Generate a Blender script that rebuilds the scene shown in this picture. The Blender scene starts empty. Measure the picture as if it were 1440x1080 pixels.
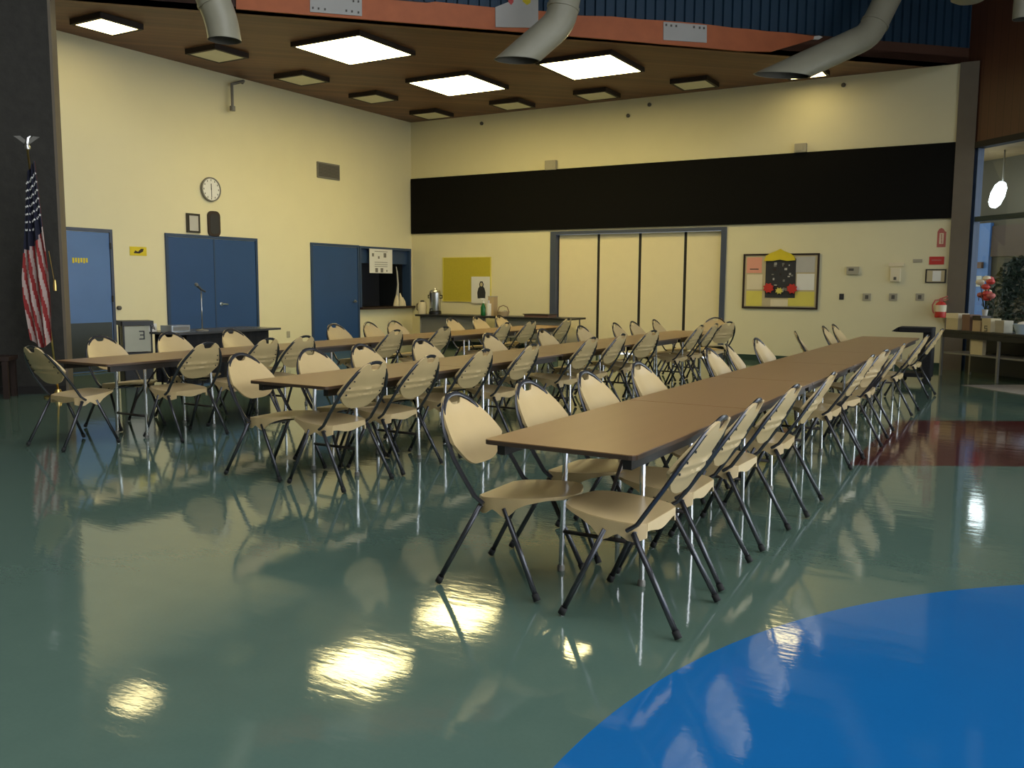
import bpy, bmesh, math, random
from mathutils import Vector, Matrix, Quaternion
random.seed(7)
S = bpy.context.scene
COL = S.collection
PI = math.pi
# ------------------------------------------------------------------ camera
FPX = 1252.516
YAW, PITCH, ROLL, HC = math.radians(30.5604), math.radians(6.39646), math.radians(0.33887), 1.41839
CF = Vector((math.cos(YAW)*math.cos(PITCH), math.sin(YAW)*math.cos(PITCH), -math.sin(PITCH)))
r0 = Vector((math.sin(YAW), -math.cos(YAW), 0)); u0 = r0.cross(CF)
CR = math.cos(ROLL)*r0 + math.sin(ROLL)*u0; CU = CR.cross(CF)
CO = Vector((0, 0, HC))
cam = bpy.data.objects.new('camera', bpy.data.cameras.new('camera')); COL.objects.link(cam)
m = Matrix((CR, CU, -CF)).transposed().to_4x4(); m.translation = CO
cam.matrix_world = m
cam.data.sensor_width = 36; cam.data.lens = FPX/1440*36; cam.data.clip_end = 200; cam.data.clip_start = .05
S.camera = cam
# world positions measured from the photograph (a viewing ray met with a known plane of the room)
def ray(x, y): return CF + CR*((x-720)/FPX) + CU*((540-y)/FPX)
def onZ(x, y, z): d = ray(x, y); return CO + d*((z-HC)/d.z)
def onX(x, y, X): d = ray(x, y); return CO + d*(X/d.x)
def onY(x, y, Y): d = ray(x, y); return CO + d*(Y/d.y)
def onP(x, y, p0, n): d = ray(x, y); return CO + d*((Vector(p0)-CO).dot(Vector(n))/d.dot(Vector(n)))

U0, V0, H = 16.939, 12.749, 5.104
# ------------------------------------------------------------------ materials
def nt(name):
    mt = bpy.data.materials.new(name); mt.use_nodes = True
    t = mt.node_tree; b = t.nodes['Principled BSDF']; return mt, t, b
def mat(name, c, rough=.6, metal=0, var=.06, scale=6, spec=.5, bump=0, emit=None, es=0, coat=0, trans=0):
    mt, t, b = nt(name)
    b.inputs['Roughness'].default_value = rough; b.inputs['Metallic'].default_value = metal
    b.inputs['Specular IOR Level'].default_value = spec
    b.inputs['Coat Weight'].default_value = coat
    tc = t.nodes.new('ShaderNodeTexCoord'); n = t.nodes.new('ShaderNodeTexNoise'); n.inputs['Scale'].default_value = scale; n.inputs['Detail'].default_value = 4
    t.links.new(tc.outputs['Object'], n.inputs['Vector'])
    mx = t.nodes.new('ShaderNodeMix'); mx.data_type = 'RGBA'
    mx.inputs[6].default_value = (*[max(0, v*(1-var)) for v in c], 1); mx.inputs[7].default_value = (*[min(1, v*(1+var)) for v in c], 1)
    t.links.new(n.outputs['Fac'], mx.inputs[0]); t.links.new(mx.outputs[2], b.inputs['Base Color'])
    if bump:
        bp = t.nodes.new('ShaderNodeBump'); bp.inputs['Strength'].default_value = bump; bp.inputs['Distance'].default_value = .02
        t.links.new(n.outputs['Fac'], bp.inputs['Height']); t.links.new(bp.outputs[0], b.inputs['Normal'])
    if emit: b.inputs['Emission Color'].default_value = (*emit, 1); b.inputs['Emission Strength'].default_value = es
    return mt
def woodmat(name, c1, c2, ang=0, plank=.12, rough=.5, axis='XY', coat=0, line=.5):
    """planks along a direction in plan (ang), with grain and dark joints"""
    mt, t, b = nt(name); b.inputs['Roughness'].default_value = rough; b.inputs['Coat Weight'].default_value = coat
    N = t.nodes.new; L = t.links.new
    g = N('ShaderNodeNewGeometry'); mp = N('ShaderNodeMapping'); mp.vector_type = 'POINT'
    if axis == 'V': mp.inputs['Rotation'].default_value = (0, PI/2, 0)
    else: mp.inputs['Rotation'].default_value = (0, 0, ang)
    L(g.outputs['Position'], mp.inputs['Vector'])
    sp = N('ShaderNodeSeparateXYZ'); L(mp.outputs[0], sp.inputs[0])
    src = sp.outputs[1]
    if axis == 'V':
        sp0 = N('ShaderNodeSeparateXYZ'); L(g.outputs['Position'], sp0.inputs[0])
        ad = N('ShaderNodeMath'); ad.operation = 'ADD'; L(sp0.outputs[0], ad.inputs[0]); L(sp0.outputs[1], ad.inputs[1]); 
        sc = N('ShaderNodeMath'); sc.operation = 'MULTIPLY'; sc.inputs[1].default_value = .7071; L(ad.outputs[0], sc.inputs[0]); src = sc.outputs[0]
    dv = N('ShaderNodeMath'); dv.operation = 'DIVIDE'; dv.inputs[1].default_value = plank; L(src, dv.inputs[0])
    fl = N('ShaderNodeMath'); fl.operation = 'FLOOR'; L(dv.outputs[0], fl.inputs[0])
    fr = N('ShaderNodeMath'); fr.operation = 'FRACT'; L(dv.outputs[0], fr.inputs[0])
    wn = N('ShaderNodeTexWhiteNoise'); wn.noise_dimensions = '1D'; L(fl.outputs[0], wn.inputs['W'])
    ms = N('ShaderNodeMapping'); ms.inputs['Scale'].default_value = (.8, 9, 9); L(mp.outputs[0], ms.inputs['Vector'])
    n = N('ShaderNodeTexNoise'); n.inputs['Scale'].default_value = 1.6; n.inputs['Detail'].default_value = 5; L(ms.outputs[0], n.inputs['Vector'])
    a = N('ShaderNodeMath'); a.operation = 'ADD'; L(wn.outputs['Value'], a.inputs[0]); L(n.outputs['Fac'], a.inputs[1])
    h = N('ShaderNodeMath'); h.operation = 'MULTIPLY'; h.inputs[1].default_value = .5; L(a.outputs[0], h.inputs[0])
    mx = N('ShaderNodeMix'); mx.data_type = 'RGBA'; mx.inputs[6].default_value = (*c1, 1); mx.inputs[7].default_value = (*c2, 1); L(h.outputs[0], mx.inputs[0])
    gt = N('ShaderNodeMath'); gt.operation = 'LESS_THAN'; gt.inputs[1].default_value = .06; L(fr.outputs[0], gt.inputs[0])
    gm = N('ShaderNodeMath'); gm.operation = 'MULTIPLY'; gm.inputs[1].default_value = line; L(gt.outputs[0], gm.inputs[0])
    m2 = N('ShaderNodeMix'); m2.data_type = 'RGBA'; m2.inputs[7].default_value = (*[v*.25 for v in c1], 1); L(gm.outputs[0], m2.inputs[0]); L(mx.outputs[2], m2.inputs[6])
    L(m2.outputs[2], b.inputs['Base Color'])
    return mt
CIRC = (2.32, -2.09, 3.247)
def floormat():
    mt, t, b = nt('polished_green_sheet_floor'); N = t.nodes.new; L = t.links.new
    g = N('ShaderNodeNewGeometry'); sp = N('ShaderNodeSeparateXYZ'); L(g.outputs['Position'], sp.inputs[0])
    def mth(op, a, bb=None):
        x = N('ShaderNodeMath'); x.operation = op
        for i, v in enumerate((a, bb)):
            if v is None: continue
            if isinstance(v, (int, float)): x.inputs[i].default_value = v
            else: L(v, x.inputs[i])
        return x.outputs[0]
    dx = mth('SUBTRACT', sp.outputs[0], CIRC[0]); dy = mth('SUBTRACT', sp.outputs[1], CIRC[1])
    r = mth('SQRT', mth('ADD', mth('MULTIPLY', dx, dx), mth('MULTIPLY', dy, dy)))
    blue = mth('LESS_THAN', r, CIRC[2])
    # maroon inlaid band at the far right, parallel to the frame of the picture window
    q = mth('MULTIPLY', mth('ADD', mth('MULTIPLY', sp.outputs[0], math.cos(YAW)), mth('MULTIPLY', sp.outputs[1], math.sin(YAW))), 1.0)
    red = mth('MULTIPLY', mth('MULTIPLY', mth('GREATER_THAN', q, 6.98), mth('LESS_THAN', q, 9.4)), mth('LESS_THAN', sp.outputs[1], 1.25))
    n = N('ShaderNodeTexNoise'); n.inputs['Scale'].default_value = 5; n.inputs['Detail'].default_value = 6; L(g.outputs['Position'], n.inputs['Vector'])
    n2 = N('ShaderNodeTexNoise'); n2.inputs['Scale'].default_value = 60; n2.inputs['Detail'].default_value = 3; L(g.outputs['Position'], n2.inputs['Vector'])
    def rgb(f, a, c):
        x = N('ShaderNodeMix'); x.data_type = 'RGBA'
        L(f, x.inputs[0])
        for i, v in ((6, a), (7, c)):
            if isinstance(v, tuple): x.inputs[i].default_value = (*v, 1)
            else: L(v, x.inputs[i])
        return x.outputs[2]
    mixf = mth('ADD', mth('MULTIPLY', n.outputs['Fac'], .6), mth('MULTIPLY', n2.outputs['Fac'], .4))
    green = rgb(mixf, GREEN1, GREEN2)
    bl = rgb(mixf, BLUE1, BLUE2)
    rd = rgb(mixf, (.075, .022, .02), (.12, .035, .03))
    L(rgb(blue, rgb(red, green, rd), bl), b.inputs['Base Color'])
    # wavy polish: long streaks in the wax
    mp = N('ShaderNodeMapping'); mp.inputs['Rotation'].default_value = (0, 0, -YAW); mp.inputs['Scale'].default_value = (2.2, .7, 1); L(g.outputs['Position'], mp.inputs['Vector'])
    n3 = N('ShaderNodeTexNoise'); n3.inputs['Scale'].default_value = 3.5; n3.inputs['Detail'].default_value = 5; n3.inputs['Roughness'].default_value = .6; L(mp.outputs[0], n3.inputs['Vector'])
    bp = N('ShaderNodeBump'); bp.inputs['Strength'].default_value = .09; bp.inputs['Distance'].default_value = .012; L(n3.outputs['Fac'], bp.inputs['Height'])
    L(bp.outputs[0], b.inputs['Normal'])
    ro = N('ShaderNodeMapRange'); ro.inputs[3].default_value = .04; ro.inputs[4].default_value = .085; L(n.outputs['Fac'], ro.inputs[0])
    L(ro.outputs[0], b.inputs['Roughness']); b.inputs['IOR'].default_value = 1.6; b.inputs['Specular IOR Level'].default_value = .8
    return mt
GREEN1, GREEN2 = (.082, .138, .108), (.112, .176, .136)
BLUE1, BLUE2 = (.008, .125, .36), (.011, .145, .41)
M = {}
M['floor'] = floormat()
M['wall'] = mat('cream_paint', (.77, .70, .46), .7, var=.03, scale=3, bump=.03)
M['ceiling'] = woodmat('stained_ceiling_planks', (.085, .036, .020), (.27, .120, .062), PI/4, .17, .5)
M['fasciawood'] = woodmat('dark_wood_cladding', (.075, .026, .014), (.12, .045, .022), 0, .16, .5, axis='V')
M['beam'] = woodmat('beam_wood', (.07, .03, .016), (.11, .045, .025), PI/4, .4, .5)
M['concrete'] = mat('rough_dark_concrete', (.036, .033, .027), .9, var=.35, scale=9, bump=.5)
M['reveal'] = mat('brown_grey_post', (.15, .12, .085), .7, var=.1)
M['blue'] = mat('blue_door_paint', (.022, .070, .20), .42, var=.08, scale=2)
M['bluegrey'] = mat('faded_blue_door_paint', (.10, .19, .40), .3, var=.12, scale=2.5)
M['frameblue'] = mat('dark_blue_frame_paint', (.03, .06, .13), .45)
M['framegrey'] = mat('slate_blue_frame', (.06, .075, .12), .45)
M['black'] = mat('black_felt_panel', (.008, .0075, .007), .95, var=.2, scale=30, spec=.1)
M['blackplastic'] = mat('black_plastic', (.012, .012, .013), .4)
M['partition'] = mat('cream_partition_vinyl', (.84, .73, .47), .6, var=.03)
M['dark'] = mat('dark_gap', (.015, .012, .01), .7)
M['plastic'] = mat('tan_moulded_plastic', (.60, .44, .215), .33, var=.05, scale=12)
M['tube'] = mat('charcoal_steel_tube', (.09, .09, .10), .27, metal=.7, var=.1)
M['rubber'] = mat('black_rubber', (.015, .015, .015), .8)
M['laminate'] = woodmat('brown_table_laminate', (.26, .142, .060), (.34, .190, .085), 0, 5, .33, line=0)
M['edge'] = mat('dark_brown_edge', (.075, .045, .026), .5)
M['apron'] = mat('dark_brown_steel_apron', (.03, .022, .018), .5)
M['chrome'] = mat('chrome_tube', (.72, .72, .74), .16, metal=1, var=.03)
M['darktop'] = mat('dark_grey_table_top', (.06, .06, .065), .25)
M['cloth'] = mat('black_cloth', (.010, .010, .012), .9, bump=.3, scale=40)
M['lightframe'] = mat('dark_fixture_wood', (.020, .011, .008), .6)
M['lit'] = mat('lit_diffuser', (.9, .85, .7), .5, emit=(1, .83, .36), es=13)
M['litsmall'] = mat('lit_small_diffuser', (.9, .85, .7), .5, emit=(1, .82, .38), es=7)
M['unlit'] = mat('unlit_diffuser', (.85, .80, .62), .5)
M['duct'] = mat('grey_beige_duct_paint', (.34, .315, .23), .4, var=.12, scale=4)
M['ductin'] = mat('duct_inside', (.12, .11, .09), .7)
M['curtain'] = mat('deep_blue_ribbed_cladding', (.010, .042, .082), .6, var=.15, scale=2)
M['orange'] = mat('orange_mural_paint', (.50, .135, .045), .6, var=.18, scale=5)
M['white'] = mat('white_paper', (.80, .78, .74), .7, var=.03)
M['greyboard'] = mat('grey_white_board', (.50, .48, .45), .7, var=.05)
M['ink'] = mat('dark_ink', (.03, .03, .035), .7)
M['yellow'] = mat('yellow_paint', (.72, .56, .02), .6, var=.1)
M['mustard'] = mat('mustard_cork_board', (.52, .43, .035), .8, var=.08, scale=30)
M['gold'] = mat('brass', (.75, .55, .2), .3, metal=1)
M['steel'] = mat('brushed_steel', (.62, .62, .62), .28, metal=1, var=.05)
M['greymetal'] = mat('grey_metal', (.22, .21, .19), .5, metal=.3)
M['vent'] = mat('grey_vent', (.10, .09, .075), .6)
M['frame'] = mat('black_picture_frame', (.03, .025, .02), .4)
M['walnut'] = mat('dark_walnut', (.028, .014, .010), .5)
M['red'] = mat('red_paint', (.55, .04, .03), .4)
M['faded_red'] = mat('faded_red_sign', (.50, .13, .11), .6)
M['pink'] = mat('pink_paper', (.80, .36, .26), .7)
M['paleyellow'] = mat('yellow_paper', (.72, .62, .12), .7)
M['cream'] = mat('cream_paper', (.78, .68, .48), .7)
M['greyplate'] = mat('grey_wall_plate', (.40, .36, .27), .6)
M['greenglass'] = mat('green_bottle', (.01, .12, .03), .15)
M['green'] = mat('dark_green_cove_base', (.02, .05, .035), .5)
M['slate'] = mat('dark_slate_plate', (.045, .055, .06), .45)
M['leaf'] = mat('dark_green_leaves', (.012, .030, .016), .6, var=.4, scale=12)
M['cardboard'] = mat('cardboard', (.48, .35, .20), .8, var=.08)
M['brownbox'] = mat('brown_carton', (.20, .11, .07), .7)
M['sand'] = mat('sand_card', (.55, .46, .28), .7)
M['basin'] = mat('pale_blue_plastic', (.45, .56, .68), .4)
M['flagred'] = mat('flag_red', (.27, .022, .02), .8)
M['flagwhite'] = mat('flag_white', (.46, .36, .32), .8)
M['flagblue'] = mat('flag_navy', (.008, .009, .025), .8)
M['doorblue'] = mat('bright_blue_door', (.08, .22, .60), .4)
M['outwall'] = mat('court_concrete', (.12, .108, .08), .9, var=.12, scale=3)
M['outboard'] = mat('court_brown_board', (.12, .085, .07), .8)
M['soffit'] = woodmat('court_soffit', (.40, .27, .13), (.52, .36, .19), PI/4, .2, .6)
M['lamp'] = mat('court_lamp', (.9, .9, .9), .4, emit=(.85, .95, 1), es=7)
M['teal'] = mat('dark_teal_mullion', (.02, .04, .045), .4)
M['roof'] = mat('dark_roof_boards', (.05, .04, .032), .8)
M['patchgrey'] = mat('pale_grey_patch', (.30, .27, .24), .9)
M['panelclear'] = mat('clear_bin_panel', (.48, .46, .34), .2)
M['silver'] = mat('silver_case', (.55, .58, .62), .2, metal=.7)
def glass():
    mt = bpy.data.materials.new('window_glass'); mt.use_nodes = True; t = mt.node_tree; t.nodes.clear()
    o = t.nodes.new('ShaderNodeOutputMaterial'); tr = t.nodes.new('ShaderNodeBsdfTransparent'); tr.inputs[0].default_value = (.93, .96, .95, 1)
    gl = t.nodes.new('ShaderNodeBsdfGlossy'); gl.inputs['Roughness'].default_value = .02
    lw = t.nodes.new('ShaderNodeLayerWeight'); lw.inputs[0].default_value = .5
    pw = t.nodes.new('ShaderNodeMath'); pw.operation = 'POWER'; pw.inputs[1].default_value = 5; t.links.new(lw.outputs['Facing'], pw.inputs[0])
    fr = t.nodes.new('ShaderNodeMath'); fr.operation = 'MULTIPLY_ADD'; fr.inputs[1].default_value = .6; fr.inputs[2].default_value = .03; t.links.new(pw.outputs[0], fr.inputs[0]); mx = t.nodes.new('ShaderNodeMixShader')
    t.links.new(fr.outputs[0], mx.inputs[0]); t.links.new(tr.outputs[0], mx.inputs[1]); t.links.new(gl.outputs[0], mx.inputs[2]); t.links.new(mx.outputs[0], o.inputs[0])
    return mt
M['glass'] = glass()
# ------------------------------------------------------------------ mesh builder
class MB:
    def __init__(s): s.v = []; s.f = []; s.mi = []; s.sm = []; s.cur = 0
    def add(s, vs, fs, smooth=False):
        o = len(s.v); s.v += [tuple(v) for v in vs]
        for f in fs: s.f.append([i+o for i in f]); s.mi.append(s.cur); s.sm.append(smooth)
        return s
    def box(s, a, b, T=None):
        x0, y0, z0 = a; x1, y1, z1 = b
        vs = [Vector(p) for p in ((x0,y0,z0),(x1,y0,z0),(x1,y1,z0),(x0,y1,z0),(x0,y0,z1),(x1,y0,z1),(x1,y1,z1),(x0,y1,z1))]
        if T: vs = [T @ v for v in vs]
        return s.add(vs, [(0,3,2,1),(4,5,6,7),(0,1,5,4),(1,2,6,5),(2,3,7,6),(3,0,4,7)])
    def cbox(s, c, d, T=None): return s.box([c[i]-d[i]/2 for i in range(3)], [c[i]+d[i]/2 for i in range(3)], T)
    def rbox(s, a, b, r=.02, T=None, n=3):
        """box with rounded vertical edges"""
        x0, y0, z0 = a; x1, y1, z1 = b; P = []
        for cx, cy, st in ((x1-r,y1-r,0),(x0+r,y1-r,1),(x0+r,y0+r,2),(x1-r,y0+r,3)):
            for k in range(n+1):
                t = (st+k/n)*PI/2; P.append((cx+r*math.cos(t), cy+r*math.sin(t)))
        return s.prism([(x, y, z0) for x, y in P], (0, 0, z1-z0), T)
    def prism(s, pts, d, T=None, smooth=False):
        d = Vector(d); A = [Vector(p) for p in pts]; B = [p+d for p in A]; n = len(A)
        vs = A+B
        if T: vs = [T @ v for v in vs]
        return s.add(vs, [list(range(n))[::-1], list(range(n, 2*n))] + [(i, (i+1) % n, n+(i+1) % n, n+i) for i in range(n)], smooth)
    def tube(s, pts, r, n=8, ry=None, T=None, closed=False, caps=True, up=None):
        P = [Vector(p) for p in pts]; m_ = len(P)
        rr = r if isinstance(r, (list, tuple)) else [r]*m_
        def tan(i):
            a = P[max(0, i-1)] if not closed else P[(i-1) % m_]; b = P[min(m_-1, i+1)] if not closed else P[(i+1) % m_]
            return (b-a).normalized()
        t0 = tan(0); ref = Vector(up) if up else (Vector((0,0,1)) if abs(t0.z) < .9 else Vector((1,0,0)))
        nrm = (ref - t0*ref.dot(t0)).normalized(); vs = []; prev = t0
        for i in range(m_):
            t = tan(i); q = prev.rotation_difference(t); nrm = (q @ nrm); nrm = (nrm - t*nrm.dot(t)).normalized(); prev = t
            bn = t.cross(nrm); k = (ry/r if (ry and not isinstance(r, (list, tuple))) else 1)
            for j in range(n):
                a = 2*PI*j/n; vs.append(P[i] + nrm*(rr[i]*k*math.cos(a)) + bn*(rr[i]*math.sin(a)))
        if T: vs = [T @ v for v in vs]
        fs = []
        for i in range(m_ if closed else m_-1):
            i2 = (i+1) % m_
            for j in range(n): fs.append((i*n+j, i*n+(j+1) % n, i2*n+(j+1) % n, i2*n+j))
        s.add(vs, fs, True)
        if caps and not closed: s.add([vs[j] for j in range(n)], [list(range(n))[::-1]]); s.add(vs[-n:], [list(range(n))])
        return s
    def lathe(s, prof, c=(0,0,0), n=20, T=None):
        vs = []; c = Vector(c)
        for r, z in prof:
            for j in range(n): vs.append(c+Vector((r*math.cos(2*PI*j/n), r*math.sin(2*PI*j/n), z)))
        if T: vs = [T @ v for v in vs]
        k = len(prof)
        fs = [(i*n+j, i*n+(j+1) % n, (i+1)*n+(j+1) % n, (i+1)*n+j) for i in range(k-1) for j in range(n)]
        s.add(vs, fs, True); s.add(vs[:n], [list(range(n))[::-1]]); s.add(vs[-n:], [list(range(n))]); return s
    def grid(s, fn, nu, nv, th=None, mfn=None):
        """surface fn(i,j)->(point); th = thickness vector function for a closed shell"""
        A = [[Vector(fn(i, j)) for j in range(nv+1)] for i in range(nu+1)]
        idx = lambda i, j: i*(nv+1)+j
        vs = [p for row in A for p in row]; o = len(vs); fs = []
        cur = s.cur
        if th: vs = vs + [A[i][j]+Vector(th(i, j)) for i in range(nu+1) for j in range(nv+1)]
        base = len(s.v); s.v += [tuple(v) for v in vs]
        def face(f, c=None): s.f.append([k+base for k in f]); s.mi.append(cur if c is None else c); s.sm.append(True)
        for i in range(nu):
            for j in range(nv):
                c = mfn(i, j) if mfn else None
                face((idx(i,j), idx(i+1,j), idx(i+1,j+1), idx(i,j+1)), c)
                if th: face((o+idx(i,j), o+idx(i,j+1), o+idx(i+1,j+1), o+idx(i+1,j)), c)
        if th:
            ring = [(i, 0) for i in range(nu)] + [(nu, j) for j in range(nv)] + [(i, nv) for i in range(nu, 0, -1)] + [(0, j) for j in range(nv, 0, -1)]
            for k in range(len(ring)):
                a = idx(*ring[k]); b = idx(*ring[(k+1) % len(ring)]); face((a, b, o+b, o+a))
                s.sm[-1] = False
        return s
    def build(s, name, mats, parent=None, bevel=0, sharp=35):
        me = bpy.data.meshes.new(name); me.from_pydata(s.v, [], s.f)
        for mt in (mats if isinstance(mats, (list, tuple)) else [mats]): me.materials.append(mt)
        for p, mi, sm in zip(me.polygons, s.mi, s.sm): p.material_index = mi; p.use_smooth = sm
        bm = bmesh.new(); bm.from_mesh(me); bmesh.ops.remove_doubles(bm, verts=bm.verts, dist=1e-5); bmesh.ops.recalc_face_normals(bm, faces=bm.faces)
        if bevel:
            es = [e for e in bm.edges if len(e.link_faces) == 2 and e.calc_face_angle(0) > math.radians(50)]
            bmesh.ops.bevel(bm, geom=es, offset=bevel, segments=2, affect='EDGES', profile=.6, clamp_overlap=True)
        for e in bm.edges:
            if len(e.link_faces) == 2 and e.calc_face_angle(0) > math.radians(sharp): e.smooth = False
        bm.to_mesh(me); bm.free()
        o = bpy.data.objects.new(name, me); COL.objects.link(o)
        if parent: o.parent = parent
        return o
def tag(o, label=None, cat=None, group=None, kind=None):
    if label: o['label'] = label
    if cat: o['category'] = cat
    if group: o['group'] = group
    if kind: o['kind'] = kind
    return o
def thing(name, label, cat, loc=(0,0,0), rz=0, group=None, kind=None):
    o = bpy.data.objects.new(name, None); COL.objects.link(o); o.location = loc; o.rotation_euler = (0, 0, rz); o.empty_display_size = .1
    return tag(o, label, cat, group, kind)
def struct(name, mb, mt, label, cat='wall'): return tag(mb.build(name, mt), label, cat, kind='structure')
def ROT(loc, rz): return Matrix.Translation(Vector(loc)) @ Matrix.Rotation(rz, 4, 'Z')
def copy_tree(o, parent=None):
    c = o.copy(); COL.objects.link(c)
    if parent: c.parent = parent
    for ch in list(o.children): copy_tree(ch, c)
    return c

# ------------------------------------------------------------------ the setting
struct('floor', MB().box((-6, -12, -.1), (26, 20, 0)), M['floor'], 'glossy green sheet floor with a blue circle and a maroon band', 'floor')
# left wall (plane Y = V0) with the kitchen pass-through opening
PX0, PX1, PZ0, PZ1 = 15.05, 16.88, .90, 2.22
wl = MB()
wl.box((3, V0, 0), (PX0, V0+.2, H+.3)); wl.box((PX0, V0, 0), (PX1, V0+.2, PZ0)); wl.box((PX0, V0, PZ1), (PX1, V0+.2, H+.3)); wl.box((PX1, V0, 0), (U0+.2, V0+.2, H+.3))
struct('wall_left', wl, M['wall'], 'tall cream wall on the left with blue doors')
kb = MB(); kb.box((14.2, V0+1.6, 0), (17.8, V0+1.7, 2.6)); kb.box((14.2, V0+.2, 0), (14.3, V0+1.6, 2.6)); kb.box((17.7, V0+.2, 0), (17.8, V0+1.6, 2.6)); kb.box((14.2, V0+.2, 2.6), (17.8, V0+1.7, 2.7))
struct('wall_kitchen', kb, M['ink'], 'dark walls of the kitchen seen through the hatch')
# back wall (plane X = U0) with the partition opening
OY0, OY1, OZ = 5.30, 9.02, 2.53
YR = 1.38
wb = MB()
wb.box((U0, OY1, 0), (U0+.25, V0, H)); wb.box((U0, YR, 0), (U0+.25, OY0, H)); wb.box((U0, OY0, OZ), (U0+.25, OY1, H))
struct('wall_back', wb, M['wall'], 'cream back wall on the right with the black band')
# ceiling over the corner
SB = 18.40                                                # the diagonal opening lies on X + Y = SB
cp = [(U0+.2, V0+.2), (SB-V0-.2, V0+.2), (U0+.2, SB-U0-.2)]
struct('ceiling', MB().prism([(x, y, H) for x, y in cp], (0, 0, .12)), M['ceiling'], 'brown stained plank ceiling over the seating corner', 'ceiling')
# diagonal beam and the blue ribbed cladding over it
DX = Vector((1, -1, 0)).normalized(); DN = Vector((-1, -1, 0)).normalized()  # along the beam, and towards the hall
TB = Matrix((DX, -DN, Vector((0,0,1)))).transposed().to_4x4(); TB.translation = Vector((SB/2, SB/2, 0))   # x along the beam, -y towards the hall
struct('trim_1', MB().box((-9, 0, H), (12.4, .3, H+.27), TB), M['beam'], 'dark wooden beam along the edge of the plank ceiling', 'beam')
rb = MB(); w = .16; k = int(21.4/w)
prof = []
for i in range(k):
    x = -9+i*w; prof += [(x, -.01), (x+w*.55, -.01), (x+w*.62, .03), (x+w*.93, .03)]
prof += [(12.4, .03), (12.4, .25), (-9, .25)]
rb.prism([(x, y, H+.27) for x, y in prof], (0, 0, 3.6), TB)
struct('wall_front', rb, M['curtain'], 'deep blue ribbed cladding above the ceiling edge')
# left concrete pier; lies along the beam line
E0 = Vector((6.85, 10.65, 0))
TP = Matrix((-DX, -DN, Vector((0,0,1)))).transposed().to_4x4(); TP.translation = E0
# TP: x runs left along the pier face, y runs away from the hall
pr = MB(); pr.box((.012, 0, 0), (9, .27, 8.98), TP); 
struct('wall_pier', pr, M['concrete'], 'dark rough concrete wall at the left edge')
struct('trim_2', MB().box((-.02, -.004, 0), (.012, .27, 8.98), TP), M['reveal'], 'narrow end face of the concrete wall, painted lighter brown as if lit', 'trim')  # end face of the pier, its lit look put into a lighter brown
struct('baseboard_left', MB().box((.02, -.02, 0), (9, 0, .10), TP), M['dark'], 'black skirting under the concrete wall', 'baseboard')
bb = MB(); bb.box((U0-.012, YR, 0), (U0, OY0-.06, .11)); bb.box((U0-.012, OY1+.06, 0), (U0, V0, .11))
struct('baseboard_back', bb, M['green'], 'dark green cove base along the back wall', 'baseboard')
# post at the right end of the back wall
struct('trim_3', MB().box((U0-.06, 1.10, 0), (U0+.25, 1.385, H)), M['reveal'], 'brown grey post at the right end of the back wall', 'post')
# glazed wall at the right, 45 degrees to the back wall
G0 = Vector((16.95, 1.13, 0)); GD = Vector((-1, -1, 0)).normalized(); GN = Vector((1, -1, 0)).normalized()   # along, and to the outside
TG = Matrix((GD, GN, Vector((0,0,1)))).transposed().to_4x4(); TG.translation = G0                             # x along, y outwards
GL = 13.0
struct('wall_right', MB().box((-.3, .0, 3.78), (GL, .2, 8.98), TG), M['fasciawood'], 'dark reddish wood cladding over the windows on the right')
struct('trim_4', MB().box((0, -.03, 3.70), (GL, .16, 3.80), TG), M['dark'], 'dark strip under the wood cladding', 'trim')
gw = thing('window_1', 'tall window wall at the right edge looking out to a court', 'window', kind='structure')
fr = MB()
for x in (0.03, 2.5, 5.0, 7.5, 10.0, 12.5): fr.box((x, .02, 0), (x+.075, .14, 3.72), TG)
fr.box((0, .03, .55), (GL, .13, .63), TG)
fr.build('frame', M['frameblue'], gw)
MB().box((.1, .03, 2.50), (GL, .12, 2.58), TG).build('transom', M['teal'], gw)
MB().box((.1, .07, .62), (GL, .08, 3.72), TG).build('pane', M['glass'], gw)
struct('wall_sill', MB().box((0, .02, 0), (GL, .16, .55), TG), M['dark'], 'low dark wall under the window wall')
# hall roof (behind the top of the frame); unseen opening added for overhead light
hr = MB(); KX0, KX1, KY0, KY1 = -3.5, 6.5, -5.5, 5.5
hr.box((-6, -12, 9.0), (24, KY0, 9.2)); hr.box((-6, KY1, 9.0), (24, 20, 9.2)); hr.box((-6, KY0, 9.0), (KX0, KY1, 9.2)); hr.box((KX1, KY0, 9.0), (24, KY1, 9.2))
struct('ceiling_hall', hr, M['roof'], 'dark high roof of the main hall with an added opening for overhead light', 'ceiling')
struct('wall_rear', MB().box((-6, -12, 0), (-5.8, 20, 9.0)), M['outwall'], 'plain unseen wall at the rear of the hall, added to cut back light')  # unseen, put in to cut daylight coming from behind the camera
struct('wall_side', MB().box((-5.8, 19.8, 0), (3, 20, 9.0)), M['outwall'], 'plain unseen wall at the far left of the hall, added to cut back light')  # unseen, closes the hall with the rear wall against back light
# court outside
ow = MB(); ow.box((-4, 3.2, 0), (2.4, 3.4, 4.3), TG)
struct('wall_court', ow, M['outwall'], 'pale concrete wall across the court outside')
struct('ceiling_court', MB().box((-4, 1.1, 4.05), (2.4, 3.2, 4.2), TG), M['soffit'], 'honey coloured wooden soffit outside', 'ceiling')

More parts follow.
